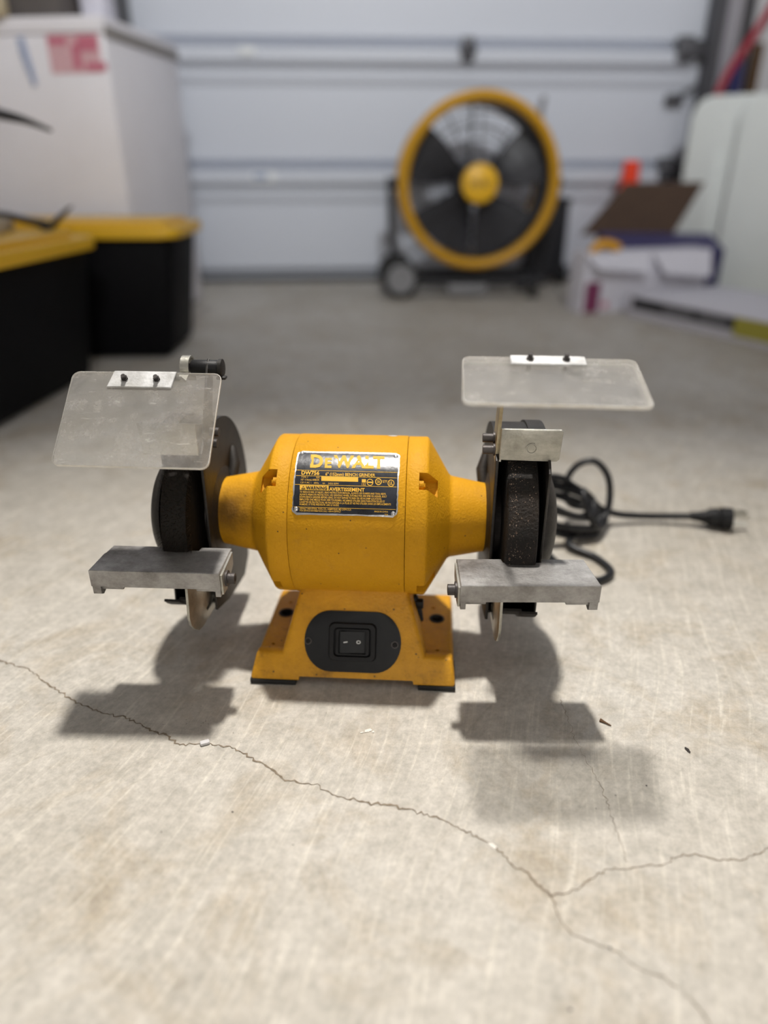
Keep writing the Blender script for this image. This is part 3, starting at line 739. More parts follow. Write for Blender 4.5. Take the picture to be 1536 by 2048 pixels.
LET = [
    ('DW756', 210, 430, 391, 346, 0.03), ('6" (152mm) BENCH GRINDER', 505, 1112, 395, 360, 0.02),
    ('TYPE 1', 208, 288, 430, 412, 0.0), ('SER.', 392, 440, 431, 413, 0.0),
    ('1/2" (13mm) ARBOR', 206, 432, 460, 440, 0.01), ('120 V AC ~', 202, 340, 494, 474, 0.0), ('60Hz', 365, 425, 495, 476, 0.0),
    ('4A', 470, 502, 496, 478, 0.0), ('3450 RPM', 540, 664, 497, 478, 0.0),
    ('152', 950, 1000, 500, 474, 0.01), ('LISTED', 1200, 1262, 446, 432, 0.01), ('M E T', 1206, 1254, 464, 450, 0.01),
    ('AVERTISSEMENT', 552, 985, 572, 532, 0.03),
    ('TO REDUCE RISK OF INJURY, READ INSTRUCTION MANUAL, ALWAYS USE GUARDS AND TOOL RESTS.', 192, 1246, 603, 582, 0.015),
    ('ALWAYS WEAR EYE PROTECTION. USE GRINDING WHEEL SUITABLE FOR 3450 RPM OR HIGHER. BOLT', 190, 1254, 632, 611, 0.015),
    ('DOWN BENCH GRINDER BEFORE USING. DO NOT EXPOSE TO RAIN OR USE IN DAMP LOCATIONS.', 188, 1192, 661, 639, 0.015),
    ('EMPLOYER UNE MEULE POUR 3450 TOURS/MIN. NE JAMAIS UTILISER SANS PARE-\u00c9TINCELLES ET', 187, 1230, 690, 668, 0.015),
    ('LUNETTES DE PROTECTION. NE PAS EXPOSER \u00c0 LA PLUIE ET NE PAS UTILISER DANS LES EMPLACEMENTS', 186, 1304, 720, 698, 0.015),
    ('HUMIDES. \u00c0 TITRE PR\u00c9VENTIF, LIRE LE GUIDE.', 185, 672, 746, 725, 0.015),
    ('DEWALT INDUSTRIAL TOOL CO., HAMPSTEAD, MD 21074 U.S.A', 185, 818, 792, 772, 0.012),
    ('FOR SERVICE INFORMATION CALL 1-800-4-DEWALT', 184, 692, 816, 797, 0.012),
    ('MADE IN CHINA', 1102, 1268, 803, 785, 0.012), ('TOP', 1225, 1266, 838, 818, 0.012)]
for t, a, c_, yb, yt, bold in LET:
    text_obj(t, lambda X, Y: zmap(X, Y, 0.00150), 'label_yellow', NP, a, c_, yb, yt, bold=bold)
# the big word: wide heavy capitals with a small e
text_obj('D', lambda X, Y: zmap(X, Y, 0.0015), 'label_yellow', NP, 312, 470, 298, 148, bold=0.042, res=3)
text_obj('E', lambda X, Y: zmap(X, Y, 0.0015), 'label_yellow', NP, 492, 575, 298, 185, bold=0.042, res=3)
text_obj('WALT', lambda X, Y: zmap(X, Y, 0.0015), 'label_yellow', NP, 596, 1222, 292, 150, bold=0.042, res=3)
text_obj('WARNING', lambda X, Y: zmap(X, Y, 0.0018), 'label_black', NP, 268, 528, 563, 525, bold=0.03)
# warning triangle
for tri, m, l in ([(210, 561), (262, 561), (236, 524)], 'label_black', 0.0017), ([(222, 555), (250, 555), (236, 535)], 'label_yellow', 0.0019), ([(234, 552), (238, 552), (238, 541), (234, 541)], 'label_black', 0.0021):
    bm = bmesh.new(); bm.faces.new([bm.verts.new(zmap(x, y, l)) for x, y in tri]); me = bpy.data.meshes.new('warning_triangle'); bm.to_mesh(me); bm.free()
    me.materials.append(M[m]); o = bpy.data.objects.new('warning_triangle', me); COL.objects.link(o); o.parent = NP
strip(950, 428, 1000, 466, 'label_yellow')
lring(1050, 462, 40, 8); strip(1022, 454, 1080, 470, 'label_yellow', 'approval_mark')
lring(1152, 452, 40, 10); text_obj('SA', lambda X, Y: zmap(X, Y, 0.0015), 'label_yellow', NP, 1136, 1172, 468, 436, bold=0.02)
lring(1305, 466, 41, 8); text_obj('UL', lambda X, Y: zmap(X, Y, 0.0015), 'label_yellow', NP, 1284, 1326, 484, 446, bold=0.02)
for X, Y in ((200, 122), (1358, 138), (138, 790), (1330, 815)):
    p = zmap(X, Y, 0.0009); n = (p - Vector((p.x, CY, CZ))).normalized()
    b = MB(); b.rod(p, p + n * 0.0006, 0.0020, 16, 0.0018); b.rod(p + n * 0.0006, p + n * 0.0012, 0.0018, 16, 0.0008); b.build('rivet', 'label_metal', NP)

# ---- wheels and guards, right (s=+1) and left (s=-1)
def sx(s, t): return CX + s * t
def yz(ang, r): a = radians(ang); return (CY - r * cos(a), CZ + r * sin(a))     # 0 deg = to the front, 90 = up
RG = 0.0835
for s in (1, -1):
    # inner plate: round, its front cut straight, with a lower rear corner
    poly = [yz(a, RG) for a in range(58, 212, 6)] + [(0.0650, 0.0460), (0.0457, 0.0345), (-0.0100, 0.0425), (-0.0460, 0.0540)]
    b = MB(); a0, a1 = sorted((sx(s, 0.1160), sx(s, 0.1185))); b.prism(poly, 0, a0, a1, bevel=0.0006)
    # rim
    th = [a for a in range(62, 301, 6)]
    def ringpts(x, r): return [Vector((x, *yz(a, r))) for a in th]
    A, B_, C_, D_ = (ringpts(sx(s, 0.1175), RG), ringpts(sx(s, 0.1565), RG), ringpts(sx(s, 0.1565), RG - 0.0022), ringpts(sx(s, 0.1175), RG - 0.0022))
    V = [[b.bm.verts.new(p) for p in L] for L in (A, B_, C_, D_)]
    n = len(th)
    for i in range(n - 1):
        for k in range(4): kk = (k + 1) % 4; b.bm.faces.new((V[k][i], V[k][i + 1], V[kk][i + 1], V[kk][i]))
    b.bm.faces.new([V[k][0] for k in range(4)]); b.bm.faces.new([V[k][n - 1] for k in range(4)])
    guard = b.build('wheel_guard', 'castiron', G)
    # outer cover with its dome, lipped over the rim
    b = MB()
    poly = [yz(a, RG + 0.0016) for a in (range(50, 311, 6) if s > 0 else range(76, 303, 6))]
    a0, a1 = sorted((sx(s, 0.1560), sx(s, 0.1580))); b.prism(poly, 0, a0, a1, bevel=0.0006)
    dome = [(s * (0.1580 + 0.0175 * cos(radians(t)) - 0.0005), 0.0500 * sin(radians(t))) for t in range(0, 91, 9)]
    b.lathe(dome, (CX, CY, CZ), 'X', 48)
    L = [a for a in range(60, 321, 6)]
    V = [[b.bm.verts.new(Vector((sx(s, t), *yz(a, r)))) for a in L] for t, r in ((0.1440, RG + 0.0018), (0.1575, RG + 0.0018), (0.1575, RG - 0.0002), (0.1440, RG - 0.0002))]
    for i in range(len(L) - 1):
        for k in range(4): kk = (k + 1) % 4; b.bm.faces.new((V[k][i], V[k][i + 1], V[kk][i + 1], V[kk][i]))
    b.bm.faces.new([V[k][0] for k in range(4)]); b.bm.faces.new([V[k][-1] for k in range(4)])
    L = [a for a in range(294, 321, 6)]
    V = [[b.bm.verts.new(Vector((sx(s, t), *yz(a, r)))) for a in L] for t, r in ((0.1250, RG), (0.1445, RG), (0.1445, RG - 0.0022), (0.1250, RG - 0.0022))]
    for i in range(len(L) - 1):
        for k in range(4): kk = (k + 1) % 4; b.bm.faces.new((V[k][i], V[k][i + 1], V[kk][i + 1], V[kk][i]))
    b.bm.faces.new([V[k][0] for k in range(4)]); b.bm.faces.new([V[k][-1] for k in range(4)])
    b.build('guard_cover', 'castiron', guard)
    # dish between neck and guard
    b = MB(); b.lathe([(s * 0.1135, 0.0), (s * 0.1135, 0.0305), (s * 0.1150, 0.0345), (s * 0.1165, 0.0420), (s * 0.1195, 0.0455), (s * 0.1195, 0.0)], (CX, CY, CZ), 'X', 48)
    b.build('guard_dish', 'castiron', guard)
    # stub on the inner face behind the neck
    b = MB(); p = Vector((sx(s, 0.1165), CY + 0.030, CZ + 0.030)); b.tube([p + Vector((0, 0.012, 0.014)), p + Vector((-s * 0.004, 0.002, 0.002)), p + Vector((-s * 0.003, -0.008, -0.010))], [0.004, 0.0055, 0.005], 12)
    b.build('guard_rib', 'castiron', guard)
    # shaft flange
    b = MB(); b.lathe([(s * 0.1190, 0.0), (s * 0.1190, 0.027), (s * 0.1245, 0.030), (s * 0.1260, 0.030), (s * 0.1260, 0.0)], (CX, CY, CZ), 'X', 40); b.build('wheel_flange', 'bolt', G)
    if s > 0:
        b = MB(); b.lathe([(0.1257, 0.0), (0.1257, 0.0705), (0.1268, 0.0728), (0.1300, 0.0735), (0.1440, 0.0733), (0.1495, 0.0725), (0.1503, 0.0710), (0.1503, 0.0)], (CX, CY, CZ), 'X', 96)
        o = b.build('grinding_wheel', 'wheel', G); o['label'] = 'dark abrasive wheel with rust coloured grit'
        b = MB()
        for i in range(1900):
            a = random.uniform(0, 2 * pi); t = min(0.1492, max(0.1275, random.gauss(0.1310, 0.0022) if random.random() < 0.55 else random.uniform(0.1275, 0.149)))
            d = Vector((0, -cos(a), sin(a))); tn = Vector((0, sin(a), cos(a))); ax = Vector((1, 0, 0)); p = Vector((CX + t, CY, CZ)) + d * 0.0736; e = abs(random.gauss(0, 0.00019)) + 0.00007
            b.bm.faces.new([b.bm.verts.new(p + (ax * cos(k) + tn * sin(k) * random.uniform(0.8, 2.2)) * e + d * 0.00008) for k in (0.3, 1.7, 3.0, 4.6)])
        g_ = b.build('grit', 'grit', o, smooth=0); g_['kind'] = 'stuff'
    else:
        b = MB(); b.lathe([(-0.1250, 0.0), (-0.1250, 0.0560), (-0.1285, 0.0690), (-0.1380, 0.0702), (-0.1490, 0.0690), (-0.1515, 0.0560), (-0.1515, 0.0)], (CX, CY, CZ), 'X', 72)
        o = b.build('wire_wheel', 'brush', G); o['label'] = 'black wire brush wheel'
        b = MB()
        for i in range(5200):
            a = random.uniform(0, 2 * pi); t = random.uniform(-0.1500, -0.1262); r0 = 0.064; r1 = random.uniform(0.0712, 0.0752); w_ = 0.00028
            d = Vector((0, -cos(a), sin(a))); tn = Vector((0, sin(a), cos(a))); k = random.gauss(0, 0.0016); kt = random.gauss(0, 0.0022)
            p = Vector((CX + t, CY, CZ)); ax = Vector((1, 0, 0)); th_ = random.uniform(0, pi); sd = (tn * cos(th_) + ax * sin(th_)) * w_
            b.bm.faces.new([b.bm.verts.new(p + d * r0 + sd), b.bm.verts.new(p + d * r0 - sd), b.bm.verts.new(p + d * r1 + tn * kt + ax * k)])
        o2 = b.build('bristles', 'bristle', o, smooth=0); o2['kind'] = 'stuff'

# spark deflectors: bent zinc plates over the guard mouths
for s in (1, -1):
    b = MB()
    u0, u1 = sx(s, 0.1185), sx(s, 0.1655)
    if s > 0: pts = [(u0, 0.1985), (u1 - 0.003, 0.1980), (u1 - 0.001, 0.2000), (u1, 0.2225), (u1 - 0.0015, 0.2240), (u0, 0.2240)]
    else: pts = [(u1 + 0.002, 0.196), (u0, 0.196), (u0, 0.2225), (u1, 0.2225)]
    b.prism(pts, 1, -0.0405, -0.0380, bevel=0.0007)
    # tab along the guard
    a0, a1 = sorted((sx(s, 0.1185), sx(s, 0.1165 + 0.0035)))
    b.prism([(-0.0400, 0.197), (-0.0400, 0.2222), (-0.0150, 0.2140), (-0.0100, 0.2030), (-0.0200, 0.1950)], 0, a0, a1)
    sp = b.build('spark_deflector', 'zinc', G)
    if s > 0:
        b = MB(); b.lathe([(-0.0406, 0.0040), (-0.0411, 0.0044), (-0.0411, 0.0036), (-0.0406, 0.0032)], (sx(s, 0.1425), 0, 0.2085), 'Y', 24); b.build('embossed_ring', 'zinc', sp)
    for y, z in ((-0.0195, 0.2090), (-0.0265, 0.2018)):
        b = MB(); x1 = sx(s, 0.1165); x0 = sx(s, 0.1065); b.rod((x0, y, z), (x1, y, z), 0.0036, 16)
        b.rod((sx(s, 0.1145), y, z), (x1, y, z), 0.0050, 18); b.rod((x0 - s * 0.0001, y, z), (x0 + s * 0.0004, y, z), 0.0018, 6)
        b.build('deflector_bolt', 'bolt', sp)

# tool rests: aluminium blocks with a notch for the wheel
for s in (1, -1):
    if s > 0:
        xa, xb, n0, n1, rot, zt, yb, yf = 0.0855, 0.1905, 0.1212, 0.1522, radians(3.2), 0.122, -0.0595, -0.0995
    else:
        xa, xb, n0, n1, rot, zt, yb, yf = -0.2010, -0.0985, -0.1500, -0.1235, radians(0.6), 0.122, -0.0570, -0.0975
    xm = (xa + xb) / 2; ym = (yb + yf) / 2
    h = empty('tool_rest', (0, 0, 0)); h.parent = G
    bpy.data.objects.remove(h)
    def put(o): 
        o.location = (xm, ym, 0); o.rotation_euler = (0, 0, rot); return o
    hx = (xb - xa) / 2; hy = (yb - yf) / 2; a, c_ = n0 - xm, n1 - xm
    poly = [(-hx, -hy), (hx, -hy), (hx - (0.004 if s > 0 else 0), hy), (c_, hy), (c_, hy - 0.0062), (a, hy - 0.0062), (a, hy), (-hx + (0.004 if s < 0 else 0), hy)]
    if s < 0:  # stepped outer end
        poly = [(-hx, -hy), (hx, -hy), (hx, hy), (c_, hy), (c_, hy - 0.0062), (a, hy - 0.0062), (a, hy), (-hx + 0.004, hy), (-hx + 0.0035, hy - 0.012), (-hx + 0.0015, hy - 0.014)]
    b = MB(); b.prism(poly, 2, zt - 0.0150, zt, bevel=0.0005, seg=1)
    rest = put(b.build('tool_rest', 'alu', G))
    # feet and lips under the block
    o_ = s                      # outer end sign
    b = MB()
    b.prism([(-hy + 0.0005, zt - 0.0145), (hy * 0.4, zt - 0.0145), (hy * 0.4, zt - 0.0165), (-hy + 0.004, zt - 0.0235), (-hy + 0.0005, zt - 0.0215)], 0, *sorted((o_ * (hx - 0.0005), o_ * (hx - 0.0070))))
    b.build('rest_foot', 'alu', rest)
    b = MB(); b.box((o_ * (hx - 0.0155), -hy + 0.009, zt - 0.0162), (0.018, 0.014, 0.0040), bevel=0.0006); b.build('rest_pad', 'alu', rest)
    b = MB(); b.prism([(-hy + 0.0005, zt - 0.0145), (hy * 0.8, zt - 0.0145), (hy * 0.8, zt - 0.0165), (-hy + 0.0055, zt - 0.0220), (-hy + 0.0005, zt - 0.0215)], 0, *sorted((-o_ * (hx - 0.0005), -o_ * (hx - 0.0045))))
    b.build('rest_foot', 'alu', rest)
    b = MB(); b.box((-o_ * (hx - 0.010), -hy + 0.009, zt - 0.0162), (0.020, 0.014, 0.0035), bevel=0.0005); b.build('rest_pad', 'alu', rest)
    # end cheek, washer and cap screw at the motor end
    e = -o_ * hx
    b = MB(); b.prism([(-hy + 0.002, zt - 0.020), (-hy + 0.002, zt - 0.003), (hy - 0.004, zt - 0.001), (hy - 0.006, zt - 0.012), (-hy + 0.012, zt - 0.021)], 0, *sorted((e, e - o_ * 0.0016)))
    b.build('end_cheek', 'zinc', rest)
    b = MB(); yb2, zb2 = -hy + 0.013, zt - 0.0118
    b.rod((e - o_ * 0.0016, yb2, zb2), (e - o_ * 0.0030, yb2, zb2), 0.0064, 24); b.rod((e - o_ * 0.003, yb2, zb2), (e - o_ * 0.0085, yb2, zb2), 0.0043, 20)
    b.build('cap_screw', 'bolt', rest)
    b = MB(); b.rod((e - o_ * 0.0083, yb2, zb2), (e - o_ * 0.0087, yb2, zb2), 0.0024, 6); b.build('screw_socket', 'black', rest)
    # bracket plate from the guard down under the rest
    b = MB(); x0, x1 = sorted((sx(s, 0.1216), sx(s, 0.1238)))
    poly = [(-0.0945, 0.1073), (-0.0985, 0.0800), (-0.0965, 0.0725), (-0.0900, 0.0640), (-0.0810, 0.0570), (-0.0718, 0.0541), (-0.0230, 0.0491), (-0.0120, 0.0600), (-0.0150, 0.0720), (-0.0600, 0.1073)]
    b.prism(poly, 0, x0, x1, bevel=0.0005)
    br = b.build('rest_bracket', 'zinc', G)
    c = MB(); c.prism([(-0.0570, 0.0600), (-0.0590, 0.0640), (-0.0390, 0.0660), (-0.0360, 0.0612)], 0, x0 - 0.01, x1 + 0.01); boolean(br, c)
    b = MB(); x0, x1 = sorted((sx(s, 0.1170), sx(s, 0.1195)))
    b.rod((sx(s, 0.1130), -0.0230, 0.0640), (sx(s, 0.1245), -0.0230, 0.0640), 0.0042, 14); b.build('bracket_bolt', 'bolt', br)

# eye shields
def shield(TL, TR, BR, BL, clip_u, clip_v, s, arm, bolts):
    TL, TR, BR, BL = map(Vector, (TL, TR, BR, BL))
    n = (TR - TL).cross(BL - TL).normalized()
    if n.y > 0: n = -n
    if n.z < 0: n = -n
    def P(u, v, h): return TL * (1 - u) * (1 - v) + TR * u * (1 - v) + BR * u * v + BL * (1 - u) * v + n * h
    wd, hg = (TR - TL).length, (BL - TL).length; r = 0.006
    ol = rrect(0, 0, wd, hg, r, 4); ol = [(x / wd, y / hg) for x, y in ol]
    b = MB(); lo = [b.bm.verts.new(P(u, v, -0.0012)) for u, v in ol]; hi = [b.bm.verts.new(P(u, v, 0.0012)) for u, v in ol]
    b.bm.faces.new(lo); f = b.bm.faces.new(hi); m = len(ol)
    for i in range(m): b.bm.faces.new((lo[i], lo[(i + 1) % m], hi[(i + 1) % m], hi[i])).material_index = 1
    for q in bmesh.ops.bevel(b.bm, geom=list(f.edges), offset=0.0004, segments=1, affect='EDGES')['faces']: q.material_index = 1
    sh = b.build('eye_shield', ['acrylic', 'acrylic_edge'], G)
    sh['label'] = 'dusty scratched clear eye shield at the %s end' % ('right' if s > 0 else 'left')
    b = MB(); (u0, u1), (v0, v1) = clip_u, clip_v; sk = 0.02 if s < 0 else 0.0
    ol = [(u0, v0), (u1, v0), (u1 - sk, v1), (u0 - sk * 1.5, v1)]
    lo = [b.bm.verts.new(P(u, v, 0.0012)) for u, v in ol]; hi = [b.bm.verts.new(P(u, v, 0.0026)) for u, v in ol]
    b.bm.faces.new(lo); f = b.bm.faces.new(hi)
    for i in range(4): b.bm.faces.new((lo[i], lo[(i + 1) % 4], hi[(i + 1) % 4], hi[i]))
    bmesh.ops.bevel(b.bm, geom=list(f.edges), offset=0.0004, segments=1, affect='EDGES')
    b.build('shield_clip', 'bright_zinc', sh)
    for u in bolts:
        b = MB(); p = P(u, (v0 + v1) / 2, 0.0026); b.rod(p - n * 0.006, p + n * 0.0042, 0.0017, 12); b.rod(p, p + n * 0.0014, 0.0027, 6); b.build('clip_screw', 'bolt', sh)
    return sh, P
shL, PL = shield((-0.2163, -0.0310, 0.2600), (-0.1006, -0.0268, 0.2589), (-0.0994, -0.0890, 0.2052), (-0.2149, -0.0930, 0.2070), (0.283, 0.700), (0.0, 0.178), -1, None, (0.363, 0.577))
shR, PR = shield((0.0814, -0.0630, 0.2836), (0.2012, -0.0580, 0.2818), (0.1990, -0.1240, 0.2682), (0.0797, -0.1292, 0.2706), (0.275, 0.705), (0.0, 0.190), 1, None, (0.385, 0.592))
# right arm: strip from the guard up behind the shield, then a rod under the clip
x0, x1 = sx(1, 0.1160), sx(1, 0.1186)
b = MB(); b.prism([(-0.0120, 0.1960), (-0.0100, 0.2100), (-0.0200, 0.2380), (-0.0500, 0.2740), (-0.0590, 0.2830), (-0.0630, 0.2800), (-0.0600, 0.2700), (-0.0420, 0.2480), (-0.0380, 0.2250), (-0.0330, 0.1930)], 0, x0, x1, bevel=0.0004)
b.build('shield_arm', 'zinc_gold', G)
b = MB(); b.rod((x0, -0.0600, 0.2795), (0.165, -0.0560, 0.2785), 0.0018, 12); b.build('shield_rod', 'zinc', G)
# left arm, rod with black sleeve, strap looped over the rod
x0, x1 = sx(-1, 0.1160), sx(-1, 0.1140)
ry, rz = 0.0000, 0.2565
b = MB(); b.prism([(-0.0200, 0.1900), (-0.0340, 0.2080), (-0.0300, 0.2200), (-0.0060, 0.2600), (0.0000, 0.2640), (0.0060, 0.2600), (0.0060, 0.2520), (-0.0080, 0.2220), (-0.0080, 0.1960)], 0, *sorted((x0, x1)), bevel=0.0004)
b.build('shield_arm', 'castiron', G)
b = MB(); b.rod((-0.1400, ry, rz), (x1 - 0.0005, ry, rz), 0.0034, 14); b.build('shield_rod', 'bolt', G)
b = MB(); b.lathe([(-0.1330, 0.0), (-0.1330, 0.0058), (-0.1320, 0.0064), (-0.1120, 0.0064), (-0.1108, 0.0056), (-0.1108, 0.0)], (0, ry, rz), 'X', 24); b.build('rod_sleeve', 'black', G)
b = MB(); b.lathe([(-0.1106, 0.0), (-0.1106, 0.0072), (-0.1078, 0.0074), (-0.1074, 0.0066), (-0.1074, 0.0)], (0, ry, rz), 'X', 24); b.box((-0.1085, ry - 0.003, rz - 0.0070), (0.008, 0.006, 0.0026), bevel=0.001)
b.build('rod_cap', 'castiron', G)
b = MB(); strap = []
for a in range(-20, 201, 20): strap.append((ry + 0.0088 * cos(radians(a)), rz + 0.0002 + 0.0088 * sin(radians(a))))
strap = [(0.0080, 0.2440)] + strap + [(-0.0180, 0.2500), (-0.0280, 0.2560), (-0.0330, 0.2555)]
W0, W1 = -0.1400, -0.1330
V = []
for i, (y, z) in enumerate(strap):
    q = Vector((strap[min(i + 1, len(strap) - 1)][0] - strap[max(0, i - 1)][0], strap[min(i + 1, len(strap) - 1)][1] - strap[max(0, i - 1)][1])); nn = Vector((-q.y, q.x)).normalized() * 0.0008
    V.append([b.bm.verts.new((W0, y + nn.x, z + nn.y)), b.bm.verts.new((W1, y + nn.x, z + nn.y)), b.bm.verts.new((W1, y - nn.x, z - nn.y)), b.bm.verts.new((W0, y - nn.x, z - nn.y))])
for A, B_ in zip(V[:-1], V[1:]):
    for k in range(4): kk = (k + 1) % 4; b.bm.faces.new((A[k], A[kk], B_[kk], B_[k]))
b.bm.faces.new(V[0]); b.bm.faces.new(V[-1])
b.build('strap', 'zinc', G)

# ---- power cord: from the back of the pedestal, a knotted hank, then the plug
inv = Matrix.Rotation(-PSI, 3, 'Z')
def loc(p): return inv @ (Vector(p) - Vector((-0.0227, 0.5595, 0)))
cr = 0.0042
path = [loc(p) for p in [(0.000, 0.590, 0.030), (0.002, 0.640, 0.020), (0.010, 0.740, cr), (0.050, 0.830, cr), (0.110, 0.850, cr), (0.165, 0.800, cr), (0.182, 0.730, cr), (0.200, 0.668, cr), (0.226, 0.650, cr), (0.248, 0.668, cr), (0.240, 0.700, cr), (0.215, 0.730, 0.008)]]
hank = []
cx, cy = 0.214, 0.765
rng = random.Random(3)
for k in range(5):
    az = rng.uniform(-0.5, 0.5) + 0.55; tilt = rng.uniform(0.30, 0.75); ra_, rb_ = rng.uniform(0.046, 0.062), rng.uniform(0.020, 0.034); z0 = 0.026 + 0.006 * k
    for i in range(10):
        t = 2 * pi * i / 10; u, v = ra_ * cos(t), rb_ * sin(t)
        x = cx + 0.006 * rng.uniform(-1, 1) + u * cos(az) - v * sin(az) * cos(tilt); y = cy + u * sin(az) * 0.5 + v * cos(az) * cos(tilt); z = max(cr, z0 + v * sin(tilt) * 1.1 - u * 0.20)
        hank.append(loc((x, y, z)))
path += hank
# tall loop and the wrap that ties the hank
path += [loc(p) for p in [(0.228, 0.790, 0.030), (0.226, 0.806, 0.052), (0.238, 0.810, 0.072), (0.258, 0.808, 0.078), (0.274, 0.802, 0.062), (0.279, 0.796, 0.036), (0.272, 0.780, 0.014), (0.256, 0.752, 0.014), (0.242, 0.748, 0.034), (0.236, 0.765, 0.055), (0.246, 0.785, 0.046), (0.266, 0.790, 0.024),
    (0.290, 0.792, 0.014), (0.320, 0.795, 0.010), (0.352, 0.794, 0.010), (0.385, 0.788, 0.013)]]
b = MB(); b.tube(bez(path, 7), cr, 10); cord = b.build('power_cord', 'cord', G, smooth=60)
cord['label'] = 'black power cord knotted in a hank behind the right wheel'
d0, d1 = loc((0.385, 0.788, 0.013)), loc((0.424, 0.779, 0.014)); dd = (d1 - d0).normalized()
b = MB(); b.tube([d0 - dd * 0.006, d0 + dd * 0.004, d0 + dd * 0.014, d0 + dd * 0.0145, d0 + dd * 0.024, d0 + dd * 0.030], [0.0048, 0.0062, 0.0085, 0.0105, 0.0122, 0.0112], 14)
b.tube([d0 + dd * 0.030, d0 + dd * 0.042], [0.0135, 0.0135], 16)
b.build('plug', 'black', G)
sd = dd.cross(Vector((0, 0, 1))).normalized(); upv = Vector((0, 0, 1))
for o1, o2 in ((sd * 0.006, upv * 0.006), (-sd * 0.006, upv * 0.006)):
    b = MB(); q = d0 + dd * 0.042 + o1 + upv * 0.004; b.hull8([q + k for k in (sd * 0.0008, -sd * 0.0008, -sd * 0.0008 + dd * 0.017, sd * 0.0008 + dd * 0.017)] + [q + k + upv * 0.006 for k in (sd * 0.0008, -sd * 0.0008, -sd * 0.0008 + dd * 0.017, sd * 0.0008 + dd * 0.017)])
    b.build('prong', 'zinc', G)
b = MB(); q = d0 + dd * 0.042 - upv * 0.006; b.rod(q, q + dd * 0.019, 0.0024, 10); b.build('prong', 'zinc', G)

# ---- scraps on the slab
b = MB(); b.tube([(0.1745, 0.4415, 0.0012), (0.1775, 0.4390, 0.0012), (0.1818, 0.4354, 0.0009)], [0.0016, 0.0008, 0.0004], 6)
tag(b.build('splinter', 'brown_wood'), 'tiny dark tadpole shaped splinter on the slab right of the right tool rest shadow', 'splinter')
b = MB(); b.tube([(0.2318, 0.4115, 0.0010), (0.2330, 0.4090, 0.0012), (0.2338, 0.4066, 0.0008)], [0.0006, 0.0010, 0.0005], 6)
tag(b.build('metal_shaving', 'bolt'), 'tiny dark curled shaving on the slab at the right of the picture', 'shaving')
b = MB(); b.box((0, 0, 0.0014), (0.0075, 0.0045, 0.0028), bevel=0.0012)
tag(b.build('concrete_chip', 'wall', loc=(-0.139, 0.4163, 0), rotz=0.4), 'small pale chip of concrete lying on the main crack at left', 'chip')

# ================================================================== BACKGROUND
def thing(name, label, cat, x, y, z=0.0, rot=0.0, group=None):
    o = empty(name, room(x, y, z), RA + radians(rot)); tag(o, label, cat, group); return o

# ---- drum fan on wheels
F = thing('drum_fan', 'large yellow and black drum fan on two wheels in front of the garage door', 'fan', 0.470, 2.45)
fz = 0.352; RF = 0.256
b = MB(); b.torus((0, -0.02, fz), RF - 0.016, 0.017, 'Y', 72, 12, ry=0.024); b.build('front_ring', 'fan_yellow', F)
b = MB(); b.lathe([(-0.015, RF - 0.022), (0.17, RF - 0.022), (0.17, RF - 0.028), (-0.015, RF - 0.028)], (0, 0, fz), 'Y', 72, closed=True); b.build('drum_shroud', 'fan_black', F)
b = MB(); b.torus((0, 0.17, fz), RF - 0.020, 0.012, 'Y', 72, 8); b.build('rear_ring', 'fan_yellow', F)
for nm, yy, rr in (('front_grille', -0.022, (0.09, 0.125, 0.16, 0.195)), ('rear_grille', 0.168, (0.10, 0.17))):
    b = MB()
    for r_ in rr: b.torus((0, yy, fz), r_, 0.0022, 'Y', 48, 6)
    for i in range(12 if yy < 0 else 6):
        a = 2 * pi * i / (12 if yy < 0 else 6) + pi / 2; b.rod((0.05 * cos(a), yy, fz + 0.05 * sin(a)), ((RF - 0.022) * cos(a), yy, fz + (RF - 0.022) * sin(a)), 0.0024 if yy < 0 else 0.005, 6)
    b.build(nm, 'fan_black', F)
for i, a0 in enumerate((24, 156, 236, 304)):
    b = MB(); P_ = []
    n_ = 7
    for k in range(n_ + 1):
        r_ = 0.05 + (RF - 0.085) * k / n_
        hw = radians((25 if i < 2 else 34) - 6 * abs(k / n_ - 0.6)); row = []
        for j in range(5):
            a = radians(a0) + hw * (j - 2) / 2; row.append((r_ * cos(a), 0.060 + 0.030 * (j - 2) / 2 * (0.4 + 0.6 * (1 - k / n_)), fz + r_ * sin(a)))
        P_.append(row)
    for off in (0, 0.003):
        V = [[b.bm.verts.new((x, y + off, z)) for x, y, z in row] for row in P_]
        for k in range(n_):
            for j in range(4): b.bm.faces.new((V[k][j], V[k][j + 1], V[k + 1][j + 1], V[k + 1][j]))
    b.build('fan_blade', 'fan_dark', F)
b = MB(); b.lathe([(0.02, 0.0), (0.02, 0.062), (0.10, 0.070), (0.165, 0.065), (0.168, 0.0)], (0, 0, fz), 'Y', 32); b.build('motor', 'fan_black', F)
b = MB(); b.lathe([(-0.045, 0.0), (-0.044, 0.046), (-0.038, 0.056), (-0.022, 0.058), (-0.020, 0.0)], (0, 0, fz), 'Y', 40); hub = b.build('hub_cap', 'hub_yellow', F)
text_obj('DEWALT', lambda X, Y: Vector((X, -0.0462, fz + Y)), 'hub_ink', F, -0.036, 0.036, -0.009, 0.009, bold=0.03)
for sgn in (-1, 1):
    b = MB(); b.rod((sgn * (RF - 0.01), 0.06, fz), (sgn * (RF + 0.03), 0.06, fz), 0.017, 16); b.build('pivot_knob', 'fan_black', F)
    b = MB(); b.tube([(sgn * (RF + 0.018), 0.06, fz + 0.01), (sgn * (RF + 0.016), 0.06, 0.20), (sgn * (RF - 0.002), 0.06, 0.09), (sgn * (RF - 0.02), 0.06, 0.055)], 0.011, 10); b.build('yoke_arm', 'fan_black', F)
